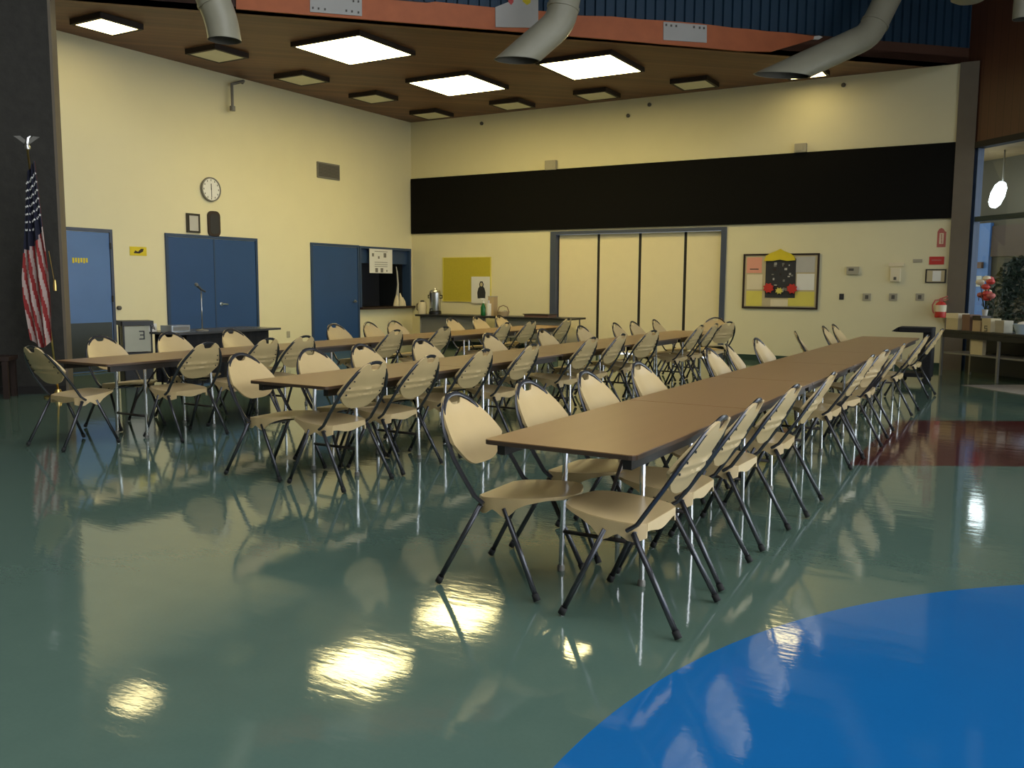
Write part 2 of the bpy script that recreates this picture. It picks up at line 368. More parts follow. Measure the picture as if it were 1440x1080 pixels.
# ---------------- doors (each: frame, leaf, hardware)
def door(name, x0, x1, z1, leaves, mt, fmt, label):
    d = thing(name, label, 'door', (0,0,0), kind='structure')
    y = V0
    f = MB(); f.box((x0, y-.03, 0), (x0+.05, y, z1)); f.box((x1-.05, y-.03, 0), (x1, y, z1)); f.box((x0+.05, y-.03, z1-.05), (x1-.05, y, z1)); f.build('door_frame', fmt, d)
    n = len(leaves); w = (x1-x0-.1)/n; out = []
    for i in range(n):
        a = x0+.05+i*w+.006; b = a+w-.012
        out.append(MB().box((a, y-.018, .01), (b, y, z1-.056)).build('door_leaf', mt, d))
        if n > 1 and i: MB().box((a-.02, y-.024, .01), (a+.008, y-.018, z1-.06)).build('astragal', M['frameblue'], d)
    return d, out
d1, lf = door('door_1', 8.02, 9.07, 2.24, [0], M['bluegrey'], M['framegrey'], 'pale blue door at the far left beside the concrete wall')
MB().box((8.10, V0-.023, .03), (9.0, V0-.018, .78)).build('kick_plate', M['slate'], lf[0])
sg = MB()
for i in range(6): sg.box((8.37+i*.045, V0-.022, 1.70+(.012 if i % 2 else 0)), (8.40+i*.045, V0-.018, 1.78))
sg.build('door_sign', M['yellow'], lf[0])
hg = MB()
for z in (.3, 1.15, 1.98): hg.box((9.005, V0-.04, z-.05), (9.035, V0-.03, z+.05))
hg.build('hinges', M['dark'], d1)
def lever(x, y, z, sx, parent):
    l = MB(); l.lathe([(.034, 0), (.034, .012), (.02, .016), (.014, .05)], n=12, T=Matrix.Translation((x, y, z)) @ Matrix.Rotation(PI/2, 4, 'X'))
    l.tube([(x, y-.045, z), (x+sx*.05, y-.05, z), (x+sx*.12, y-.045, z-.008)], .011, 8); l.build('door_handle', M['steel'], parent)
d2, lf = door('door_2', 10.07, 12.12, 2.24, [0, 1], M['blue'], M['frameblue'], 'blue double doors below the clock')
lever(11.22, V0-.018, 1.03, 1, lf[1])
d3, lf = door('door_3', 13.55, 15.03, 2.23, [0], M['blue'], M['frameblue'], 'single blue door beside the kitchen hatch')
lever(14.88, V0-.018, 1.03, -1, lf[0])
# kitchen hatch
kw = thing('window_2', 'kitchen serving hatch with a blue frame in the left wall', 'window', kind='structure')
f = MB(); f.box((PX0, V0-.03, PZ0), (PX0+.05, V0+.2, PZ1)); f.box((PX1-.05, V0-.03, PZ0), (PX1, V0+.2, PZ1)); f.box((PX0+.05, V0-.03, PZ1-.05), (PX1-.05, V0+.2, PZ1)); f.build('frame', M['frameblue'], kw)
MB().box((PX0+.05, V0+.06, 1.86), (PX1-.05, V0+.10, PZ1-.05)).build('roller_shutter', M['frameblue'], kw)
MB().box((PX0-.03, V0-.12, PZ0-.05), (PX1+.03, V0+.5, PZ0)).build('counter_sill', M['walnut'], kw)
# folding partition in the back wall
pt = thing('door_4', 'cream folding partition of four panels in a blue frame', 'partition', kind='structure')
f = MB(); f.box((U0-.03, OY1-.10, 0), (U0+.25, OY1+.04, OZ)); f.box((U0-.03, OY0-.05, 0), (U0+.25, OY0+.05, OZ)); f.box((U0-.03, OY0+.05, OZ-.06), (U0+.25, OY1-.1, OZ)); f.build('partition_frame', M['framegrey'], pt)
yy = [onX(x, 400, U0+.1).y for x in (1017, 963, 899.5, 841.5, 785)]
for i in range(4):
    a, b = yy[i]+.03, yy[i+1]-.03
    MB().box((U0+.08, a, .02), (U0+.13, b, OZ-.07)).build('panel', M['partition'], pt)
s = MB()
for i in range(5): s.box((U0+.09, yy[i]-.03, .02), (U0+.12, yy[i]+.03, OZ-.07))
s.build('seams', M['dark'], pt)

# ---------------- things on the back wall
tag(MB().box((U0-.05, YR+.01, 2.57), (U0, V0-.02, 3.824)).build('wall_panel', M['black']), 'long black acoustic panel band across the upper back wall', 'wall panel')
def plateX(name, x0, y0, x1, y1, mt, label, cat, d=.02, group=None, X=U0):
    a = onX(x0, y0, X); b = onX(x1, y1, X)
    return tag(MB().box((X-d, min(a.y, b.y), min(a.z, b.z)), (X, max(a.y, b.y), max(a.z, b.z))).build(name, mt, bevel=.003), label, cat, group)
def plateY(name, x0, y0, x1, y1, mt, label, cat, d=.02, group=None, Y=V0):
    a = onY(x0, y0, Y); b = onY(x1, y1, Y)
    return tag(MB().box((min(a.x, b.x), Y-d, min(a.z, b.z)), (max(a.x, b.x), Y, max(a.z, b.z))).build(name, mt, bevel=.003), label, cat, group)
def bX(x0, y0, x1, y1, d0, d1, X=U0):           # box between two depths off the back wall
    a = onX(x0, y0, X); b = onX(x1, y1, X)
    return (X-d1, min(a.y, b.y), min(a.z, b.z)), (X-d0, max(a.y, b.y), max(a.z, b.z))
def bY(x0, y0, x1, y1, d0, d1, Y=V0):
    a = onY(x0, y0, Y); b = onY(x1, y1, Y)
    return (min(a.x, b.x), Y-d1, min(a.z, b.z)), (max(a.x, b.x), Y-d0, max(a.z, b.z))
# yellow board behind the coffee urn
t = thing('pin_board', 'plain mustard yellow pin board above the coffee table', 'board')
a = onX(624, 363, U0); b = onX(690, 424, U0)
MB().box((U0-.02, b.y, b.z), (U0, a.y, a.z)).build('board', M['mustard'], t)
f = MB(); 
for (p, q) in (((b.y, b.z-.015), (a.y, b.z)), ((b.y, a.z), (a.y, a.z+.015)), ((b.y-.015, b.z-.015), (b.y, a.z+.015)), ((a.y, b.z-.015), (a.y+.015, a.z+.015))): f.box((U0-.028, p[0], p[1]), (U0, q[0], q[1]))
f.build('frame', M['paleyellow'], t)
t = thing('poster', 'white poster with a dark seated figure, over the corner of the yellow board', 'poster')
X = U0-.032
MB().box(*bX(664, 389, 690, 427, .030, .034)).build('sheet', M['white'], t)
c = onX(677, 409, U0-.036); fg = MB()
fg.prism([(U0-.036, c.y+dy, c.z+dz) for dy, dz in ((.10,-.17),(.11,-.04),(.08,.06),(.05,.09),(.06,.15),(.03,.21),(-.03,.21),(-.06,.15),(-.05,.09),(-.08,.06),(-.11,-.04),(-.10,-.17))], (-.002, 0, 0))
fg.build('figure', M['ink'], t)
MB().prism([(U0-.0385, c.y+.035*math.cos(a*PI/5), c.z+.14+.045*math.sin(a*PI/5)) for a in range(10)], (-.002, 0, 0)).build('face', M['sand'], t)
# bulletin board on the right
t = thing('bulletin_board', 'framed bulletin board covered with papers on the right of the back wall', 'board')
MB().box(*bX(1049, 360, 1147, 432, 0, .02)).build('board', M['sand'], t)
a = onX(1048.5, 359.5, U0); b = onX(1147.5, 433, U0); f = MB(); e = .03
f.box((U0-.035, b.y-e, b.z-e), (U0, a.y+e, b.z)); f.box((U0-.035, b.y-e, a.z), (U0, a.y+e, a.z+e)); f.box((U0-.035, b.y-e, b.z), (U0, b.y, a.z)); f.box((U0-.035, a.y, b.z), (U0, a.y+e, a.z)); f.build('frame', M['walnut'], t)
def paper(name, q, mt, label, d=.024, marks=0):
    o = MB().box(*bX(*q, d-.003, d)).build(name, mt)
    tag(o, label, 'paper')
    if marks:
        k = MB(); x0, y0, x1, y1 = q
        for i in range(marks):
            yy_ = y0+(y1-y0)*(.72+.1*i) if marks < 3 else y0+(y1-y0)*(.2+.18*i)
            k.box(*bX(x0+(x1-x0)*.2, yy_, x0+(x1-x0)*.8, yy_+1.2, d, d+.002))
        k.build('print', M['ink'], o)
paper('notice', (1051, 362, 1071.5, 384), M['pink'], 'pink notice at the top left of the bulletin board', marks=1)
paper('notice', (1051, 386, 1072, 407), M['cream'], 'pale cream notice under the pink one on the bulletin board')
paper('notice', (1050, 409, 1071.5, 430.5), M['paleyellow'], 'yellow notice at the lower left of the bulletin board')
paper('notice', (1120, 361, 1146, 383), M['greyboard'], 'pale grey notice at the top right of the bulletin board')
paper('notice', (1121, 385, 1145, 408), M['white'], 'white notice on the right side of the bulletin board')
paper('notice', (1109, 410, 1145, 431), M['paleyellow'], 'wide yellow notice at the lower right of the bulletin board')
paper('notice', (1084, 421, 1108, 431), M['cream'], 'small cream slip at the bottom of the bulletin board')
# dark collage poster with a yellow paper hat top and red paper blooms
t = thing('collage_poster', 'dark collage under a yellow paper fan on the bulletin board', 'poster')
MB().box(*bX(1078, 364, 1118, 419, .024, .030)).build('dark_sheet', M['ink'], t)
cs = MB(); random.seed(3)
for i in range(26):
    x = random.uniform(1079, 1114); y = random.uniform(368, 410); w_ = random.uniform(1.2, 4); h_ = random.uniform(1.2, 4.5)
    MB().box(*bX(x, y, x+w_, y+h_, .030, .032+.0003*i)).build('paper_scrap', [M['greyboard'], M['greymetal'], M['walnut']][i % 3], t)
def fan(cx, cy, pts, mt, name, d):
    P = [onX(cx+x, cy+y, U0-d) for x, y in pts]; MB().prism(P, (-.03, 0, 0)).build(name, mt, t)
fan(1097, 360, [(-22,7),(-19,0),(-13,-4),(-5,-7),(1,-10),(6,-7),(14,-4),(20,0),(22,6),(10,7),(0,5),(-10,7)], M['yellow'], 'paper_fan', .03)
for nm, cx, cy in (('paper_bloom', 1081, 405), ('paper_bloom', 1114, 406)):
    fan(cx, cy, [(8*math.cos(i*PI/8)*(1 if i % 2 else .72), 7.5*math.sin(i*PI/8)*(1 if i % 2 else .72)) for i in range(16)], M['red'], nm, .034)
fan(1096, 409, [(6*math.cos(i*PI/8)*(1 if i % 2 else .6), 5*math.sin(i*PI/8)*(1 if i % 2 else .6)) for i in range(16)], M['paleyellow'], 'paper_leaf', .034)
# small fittings right of the board
t = thing('thermostat', 'small pale thermostat box right of the bulletin board', 'thermostat')
MB().box(*bX(1191, 375, 1208, 386, 0, .04)).build('housing', M['greyplate'], t, bevel=.004); MB().box(*bX(1194, 377.5, 1201, 381, .04, .043)).build('display', M['vent'], t)
t = thing('paper_dispenser', 'cream wall dispenser with a dark button between thermostat and framed certificate', 'dispenser')
MB().box(*bX(1253, 377, 1266, 396, 0, .06)).build('body', M['cream'], t, bevel=.006); MB().box(*bX(1257.5, 389.5, 1261, 393.5, .06, .07)).build('button', M['vent'], t); MB().box(*bX(1250, 369.5, 1271, 374.5, 0, .03)).build('top_label', M['cream'], t)
plateX('wall_plate', 1284, 364.5, 1297, 369, M['greyplate'], 'thin grey plate left of the red sign', 'wall plate', .015)
o = plateX('power_outlet', 1180.5, 413, 1186.5, 421.5, M['ink'], 'small dark outlet below the thermostat', 'outlet', .012)
for x, l in ((1219, 'leftmost of three square grey wall plates under the thermostat height'), (1256, 'middle one of the three square grey wall plates'), (1293.5, 'rightmost square grey wall plate, left of the fire extinguisher')):
    o = plateX('wall_plate', x-5.5, 412.5, x+5.5, 423, M['greyplate'], l, 'wall plate', .015, 'square grey wall plates')
    MB().box(*bX(x-2.2, 415, x+2.2, 420.5, .015, .02)).build('switch_panel', M['vent'], o)
t = thing('fire_extinguisher_sign', 'tall red and pale fire extinguisher sign near the post', 'sign')
MB().box(*bX(1318.5, 326, 1329.5, 347.5, 0, .006)).build('plate', M['faded_red'], t)
MB().box(*bX(1321.5, 328, 1326.5, 343, .006, .008)).build('pictogram', M['cream'], t)
p = [onX(x, y, U0) for x, y in ((1318.5, 326), (1321, 322), (1324, 320.5), (1327, 322), (1329.5, 326))]
MB().prism(p, (-.006, 0, 0)).build('arched_top', M['faded_red'], t)
lt = MB()
for i in range(7): lt.box(*bX(1323, 329.5+i*1.9, 1325.2, 330.6+i*1.9, .008, .0095))
lt.build('lettering', M['faded_red'], t)
t = thing('red_sign', 'small plain red sign above the framed certificate', 'sign')
MB().box(*bX(1307, 361, 1327.5, 372, 0, .008)).build('plate', M['red'], t)
MB().box(*bX(1310, 365, 1324, 367, .008, .0095)).build('lettering', M['faded_red'], t)
t = thing('framed_certificate', 'certificate in a thin dark frame above the fire extinguisher', 'picture')
MB().box(*bX(1302, 378.5, 1330, 398, 0, .02)).build('frame', M['frame'], t); MB().box(*bX(1304, 380.3, 1328, 396.3, .02, .022)).build('mount', M['sand'], t); MB().box(*bX(1312, 381, 1323, 395.5, .022, .024)).build('paper', M['white'], t)
# fire extinguisher hung on the wall
c = onX(1323, 430, U0-.12)
t = thing('fire_extinguisher', 'red fire extinguisher hung at the right end of the back wall', 'fire extinguisher', (c.x, c.y, 0))
zb = onX(1323, 446.5, U0-.12).z; zt = onX(1323, 424, U0-.12).z
MB().lathe([(.0, zb), (.085, zb), (.09, zb+.02), (.09, zt-.07), (.075, zt-.03), (.035, zt), (.0, zt)], n=20).build('cylinder', M['red'], t)
MB().lathe([(.0905, zb+.10), (.0905, zt-.06)], n=20).build('paper_label', M['cream'], t)
v = MB(); v.lathe([(.03, zt), (.03, zt+.05), (.015, zt+.06)], n=12); v.tube([(-.02, 0, zt+.05), (-.02, -.1, zt+.09)], .012); v.tube([(-.02, 0, zt+.02), (-.02, -.11, zt+.04)], .01); v.build('valve_handle', M['faded_red'], t)
MB().tube([(-.01, .02, zt+.03), (-.03, .09, zt+.02), (-.04, .125, zt-.06), (-.04, .115, zt-.16), (-.03, .1, zt-.2)], .012).build('hose', M['faded_red'], t)
MB().box((.085, -.03, zt-.15), (.12, .03, zt+.02)).build('wall_bracket', M['greymetal'], t)
# spots on the high wall
for (x, y), l in (((677, 173.5), 'tiny dark sensor high on the back wall, nearest the corner'), ((883, 162.5), 'tiny dark sensor below the unlit ceiling light on the back wall'), ((913, 147), 'tiny dark sensor just under the ceiling, third from the corner'), ((1186, 119.5), 'tiny dark sensor high on the back wall, nearest the right end')):
    c = onX(x, y, U0-.03)
    tag(MB().lathe([(.035, 0), (.04, .03), (.025, .06)], n=12, T=Matrix.Translation((U0, c.y, c.z)) @ Matrix.Rotation(-PI/2, 4, 'Y')).build('sensor', M['vent']), l, 'sensor', 'sensors high on the back wall')
for q, l in (((769, 226.5, 784, 239), 'small grey box on top of the black band, left one'), ((1119, 203, 1135, 214.5), 'small grey box on top of the black band, right one')):
    t = thing('emergency_light', l, 'wall box', group='boxes above the black band'); a, b = bX(*q, 0, .1)
    MB().box(a, b).build('housing', M['greyplate'], t, bevel=.01); MB().box((a[0]-.01, a[1]+.05, a[2]+.03), (a[0], b[1]-.05, b[2]-.04)).build('lens', M['greyplate'], t)

# ---------------- things on the left wall
c = onY(295, 266.5, V0); t = thing('wall_clock', 'round white wall clock with a dark rim over the double doors', 'clock', (c.x, V0, c.z))
R = Matrix.Rotation(PI/2, 4, 'X')
MB().lathe([(0, 0), (.20, 0), (.215, .02), (.21, .05), (.19, .05), (.19, .035), (0, .035)], n=32, T=R).build('rim', M['greymetal'], t)
MB().lathe([(0, .036), (.188, .036), (.188, .038), (0, .038)], n=32, T=R).build('face', M['white'], t)
mk = MB()
for i in range(12): a = i*PI/6; mk.cbox((.16*math.sin(a), -.0395, .16*math.cos(a)), (.012, .003, .03), None)
mk.build('hour_marks', M['ink'], t)
MB().box((-.008, -.043, -.01), (.008, -.040, .10)).build('hour_hand', M['ink'], t); MB().box((-.005, -.047, -.14), (.005, -.044, .02)).build('minute_hand', M['ink'], t)
t = thing('picture_frame', 'black framed certificate on top of the double doors', 'picture')
MB().box(*bY(261, 299.5, 280.5, 328, 0, .03)).build('frame', M['frame'], t); MB().box(*bY(264.5, 303, 277.5, 325, .03, .033)).build('paper', M['greyboard'], t)
t = thing('plaque', 'dark rounded wooden plaque right of the black framed certificate', 'plaque')
c = onY(300, 315, V0); hw, hh = .135, .225; P = []
for cx, cz, st in ((hw-.09, hh-.09, 0), (-hw+.09, hh-.09, 1), (-hw+.09, -hh+.09, 2), (hw-.09, -hh+.09, 3)):
    for k in range(6): a = (st+k/5)*PI/2; P.append((cx+.09*math.cos(a), cz+.09*math.sin(a)))
MB().prism([(c.x+x, V0, c.z+z) for x, z in P], (0, -.03, 0)).build('board', M['walnut'], t)
MB().prism([(c.x+x*.72, V0-.03, c.z+z*.78) for x, z in P], (0, -.004, 0)).build('plate', M['ink'], t)
t = thing('yellow_sign', 'small yellow sign with a dark mark left of the double doors', 'sign')
MB().box(*bY(182, 346.5, 206, 360, 0, .008)).build('plate', M['yellow'], t)
mk = MB(); mk.prism([onY(x, y, V0-.008) for x, y in ((188, 356), (190, 352), (194, 354), (198, 350), (202, 350), (201, 354), (196, 356.5))], (0, -.002, 0)); mk.build('print', M['walnut'], t)
t = thing('air_vent', 'dark grey louvred air vent high on the left wall', 'vent')
a, b = bY(445, 227, 476.5, 254, 0, .03); MB().box(a, b).build('vent_frame', M['greymetal'], t)
lv = MB(); n = 9
for i in range(n):
    z = a[2]+.03+(b[2]-a[2]-.06)*(i+.5)/n; lv.box((a[0]+.03, a[1]-.012, z-.008), (b[0]-.03, a[1], z+.008))
lv.build('louvres', M['vent'], t)
t = thing('wall_pipe', 'short grey hooked pipe on the left wall under the ceiling', 'pipe')
a = onY(337, 115, V0-.02); b = onY(326, 116, V0-.16); c = onY(324, 152, V0-.16)
p = MB(); p.tube([(a.x+.08, V0, a.z), (a.x+.0, V0-.12, a.z), (b.x, V0-.16, b.z-.03), (b.x, V0-.16, c.z)], .028, 8); p.build('pipe', M['greymetal'], t)
MB().lathe([(.05, 0), (.05, .08)], n=12, T=Matrix.Translation((b.x, V0-.16, c.z-.04))).build('end_cap', M['greymetal'], t)
c = onY(166.5, 433, V0); tag(MB().lathe([(0, 0), (.035, 0), (.035, .04), (.02, .05), (0, .05)], n=14, T=Matrix.Translation((c.x, V0, c.z)) @ R).build('door_stop', M['vent']), 'small dark knob on the wall right of the pale blue door', 'knob')
o = plateY('power_outlet', 403, 466, 407.5, 474.5, M['greyplate'], 'small grey outlet low on the wall between the blue doors', 'outlet', .012)
# poster in the hatch
t = thing('hatch_poster', 'white paper poster taped in the top of the kitchen hatch', 'poster')
a, b = bY(517.5, 349.5, 550, 384.5, .035, .038); MB().box(a, b).build('sheet', M['white'], t)
mk = MB(); wx, hz = b[0]-a[0], b[2]-a[2]
for u, v, s_ in ((.15,.75,.05),(.4,.65,.04),(.67,.75,.07),(.3,.12,.07),(.53,.12,.07),(.75,.1,.03)): mk.cbox((a[0]+u*wx, a[1]-.001, a[2]+v*hz), (s_*1.3, .002, s_*1.4))
for v in (.9, .45, .36, .28): mk.cbox((a[0]+.5*wx, a[1]-.001, a[2]+v*hz), (.45, .002, .012))
mk.build('print', M['greymetal'], t)
# pale ornament on the hatch counter
c = onY(556, 429, V0+.05); t = thing('counter_ornament', 'spindly pale ornament standing on the kitchen hatch sill', 'ornament', (c.x, V0-.03, PZ0))
MB().tube([(-.02, 0, .0), (-.03, 0, .25), (.0, 0, .5), (-.03, 0, .78), (-.06, 0, .9)], [.05, .035, .022, .018, .008], 8).build('stem', M['greyboard'], t)
fl = MB(); fl.tube([(-.08, 0, .0), (-.06, 0, .14), (-.03, 0, .32)], [.07, .05, .01], 8); fl.tube([(.10, -.02, 0), (.10, 0, .15), (.07, 0, .3)], [.06, .05, .01], 8); fl.tube([(.2, 0, 0), (.2, 0, .1), (.17, 0, .2)], [.06, .045, .01], 8)
fl.build('base_petals', M['cream'], t)

# ---------------- ceiling lights
def ceil_light(x, y, w, dep, lit, label, group):
    t = thing('ceiling_light', label, 'ceiling light', (x, y, H), group=group)
    f = MB(); h = w/2; e = .05
    f.box((-h-e, -h-e, -dep), (-h, h+e, 0)); f.box((h, -h-e, -dep), (h+e, h+e, 0)); f.box((-h, -h-e, -dep), (h, -h, 0)); f.box((-h, h, -dep), (h, h+e, 0))
    f.build('fixture_frame', M['lightframe'], t)
    MB().box((-h, -h, -dep+.004), (h, h, -dep+.03)).build('diffuser', (M['lit'] if w > 1 else M['litsmall']) if lit else M['unlit'], t)
g1 = 'large lit ceiling lights'; g2 = 'small square ceiling lights'
ceil_light(11.177, 9.510, 1.27, .07, 1, 'large glowing ceiling light nearest the left wall', g1)
ceil_light(14.030, 9.480, 1.27, .07, 1, 'large glowing ceiling light in the middle, farthest back of the three', g1)
ceil_light(13.979, 6.749, 1.27, .07, 1, 'large glowing ceiling light on the right of the three', g1)
for x, y, lit, l in ((8.403, 11.704, 1, 'small glowing ceiling light at the far left beside the concrete wall'),
    (10.316, 11.622, 0, 'small unlit ceiling light, first right of the small glowing one along the left wall'),
    (12.260, 11.653, 0, 'small unlit ceiling light above the double doors, second of the unlit row'),
    (14.162, 11.571, 0, 'small unlit ceiling light over the blue door, next before the corner'),
    (16.147, 11.591, 0, 'small unlit ceiling light in the corner of the two cream walls'),
    (16.075, 9.524, 0, 'small unlit ceiling light along the back wall, next to the corner one'),
    (16.045, 7.611, 0, 'small unlit ceiling light along the back wall, above the partition'),
    (16.045, 5.657, 0, 'small unlit ceiling light nearest the right end of the back wall'),
    (16.127, 3.723, 1, 'small glowing ceiling light half hidden behind the right hand duct')):
    ceil_light(x, y, .59, .08, lit, l, g2)

# ---------------- mural strip, boards, ducts on the diagonal beam
BN = (1, 1, 0)
def onB(x, y, off=0.0): return onP(x, y, Vector((SB/2, SB/2, 0))+DN*off, BN)
def beam_poly(pts, off, th): 
    return MB().prism([onB(x, y, off) for x, y in pts], -DN*th)
t = thing('orange_mural', 'long orange painted strip with a white tip hung along the ceiling edge', 'mural')
pts = [(332,-12),(420,-9),(520,-3),(585,3),(600,4),(612,2.2),(640,5),(700,11),(770,16),(815,22),(860,23),(900,27),(935,29),(985,33),(1030,39),(1055,41),(1080,44),(1110,46),(1145,51)]
low = [(1144,55),(1118,63),(1085,72.5),(1040,71.5),(1000,67.5),(935,62),(850,54.5),(760,47),(700,42),(600,34),(500,26),(420,19.5),(332,12)]
beam_poly(pts+low, .045, .04).build('strip', M['orange'], t)
beam_poly([(1145,51),(1152,50),(1157,52),(1152,55.5),(1144,55)], .045, .04).build('white_tip', M['white'], t)
def board(q, label, extra=None):
    t = thing('white_board', label, 'board', group='white boards on the ceiling edge')
    beam_poly(q, .06, .014).build('sheet', M['greyboard'], t)
    k = MB(); (xa, ya), (xb, yb) = q[-1], q[2]
    return t
t = board([(436,-12),(509,-8),(509,22.5),(436,16.5)], 'white dotted board on the orange strip, leftmost')
def dots(t, lst):
    for x, y in lst: MB().prism([onB(x+dx, y+dy, .0625) for dx, dy in ((-1.3,-1.6),(1.3,-1.6),(1.3,1.6),(-1.3,1.6))], DN*-.002).build('dot', M['vent'], t)
dots(t, [(440,11),(448,12),(457,13),(487,15),(495,16),(504,17.5),(497,1.5),(504,2)])
t = board([(696.5,10),(757,-14),(757,39),(697,38)], 'white board with orange flames on the orange strip, middle one')
P = [onB(x, y, .064) for x, y in ((714,-12),(722,-11),(722,3),(719,7),(715,3))]; MB().prism(P, DN*-.003).build('red_flame', M['red'], t)
P = [onB(x, y, .064) for x, y in ((735,-12),(747,-11),(746,4),(741,7),(735,2))]; MB().prism(P, DN*-.003).build('orange_flame', M['yellow'], t)
t = board([(933,30.5),(994,35.5),(994,60),(933,56)], 'white dotted board on the orange strip, rightmost')
dots(t, [(937,35),(944,36),(951,36.5),(976,38),(984,39),(990,39.5)])
# ducts hang in the hall in front of the beam
def duct(px, D, r, label, top=8.95, cut=True, n=20):
    pl = Vector((D/2, D/2, 0))
    P = [onP(x, y, pl, BN) for x, y in px]
    d0 = (P[0]-P[1]).normalized(); k = (top-P[0].z)/d0.z; P0 = P[0]+d0*k
    path = [P0, P[0]]
    for a, b, c in zip(P[:-2], P[1:-1], P[2:]):            # rounded elbows
        e = .16; pa = b+(a-b).normalized()*e; pc = b+(c-b).normalized()*e
        for s_ in (0, .25, .5, .75, 1): path.append(pa*(1-s_)**2+b*2*s_*(1-s_)+pc*s_*s_)
    path.append(P[-1])
    t = thing('air_duct', label, 'duct', group='air ducts hanging from the hall roof')
    def ring_shift(rad, nm, mt):
        mb = MB(); mb.tube(path, rad, n, caps=False)
        ring = mb.v[-n:]; c = P[-1]; tdir = (path[-1]-path[-2]).normalized()
        if cut and abs(tdir.z) > .2:
            for i in range(n):
                v = Vector(mb.v[-n+i]); q = v - tdir*((v.z-c.z)/tdir.z); mb.v[-n+i] = tuple(q)
        return mb.build(nm, mt, t)
    ring_shift(r, 'tube', M['duct']); ring_shift(r*.93, 'lining', M['ductin'])
    b = P[1]; q = (P[0]-P[1]).normalized()
    cl = MB()
    a_ = P[1]+(P[0]-P[1]).normalized()*.2
    cl.tube([a_-q*.02, a_+q*.02], r*1.06, n); cl.build('clamp_band', M['duct'], t)
    return t
duct([(298,-4),(311,26),(316,57)], 16.9, .20, 'grey duct with a short bent end at the upper left')
duct([(795,-4),(788,32),(727,85)], 16.9, .21, 'grey duct bending down to the left in the top middle')
duct([(1249,-4),(1222,50),(1100,106)], 16.9, .195, 'long bent grey duct at the top right over the back wall')
duct([(1441,-14),(1438,6),(1437,27)], 14.6, .115, 'short grey duct end in the top right corner')
c = onP(1363, 4, Vector((7.1, 7.1, 0)), BN); t = thing('pendant_disc', 'grey round pendant bottom at the very top right', 'pendant', (c.x, c.y, c.z))
MB().lathe([(0, .0), (.15, .012), (.22, .05), (.22, .08), (.06, .2), (.02, .25), (0, .25)], n=24).build('shade', M['duct'], t); MB().tube([(0, 0, .25), (0, 0, 8.99-c.z)], .012).build('rod', M['greymetal'], t)

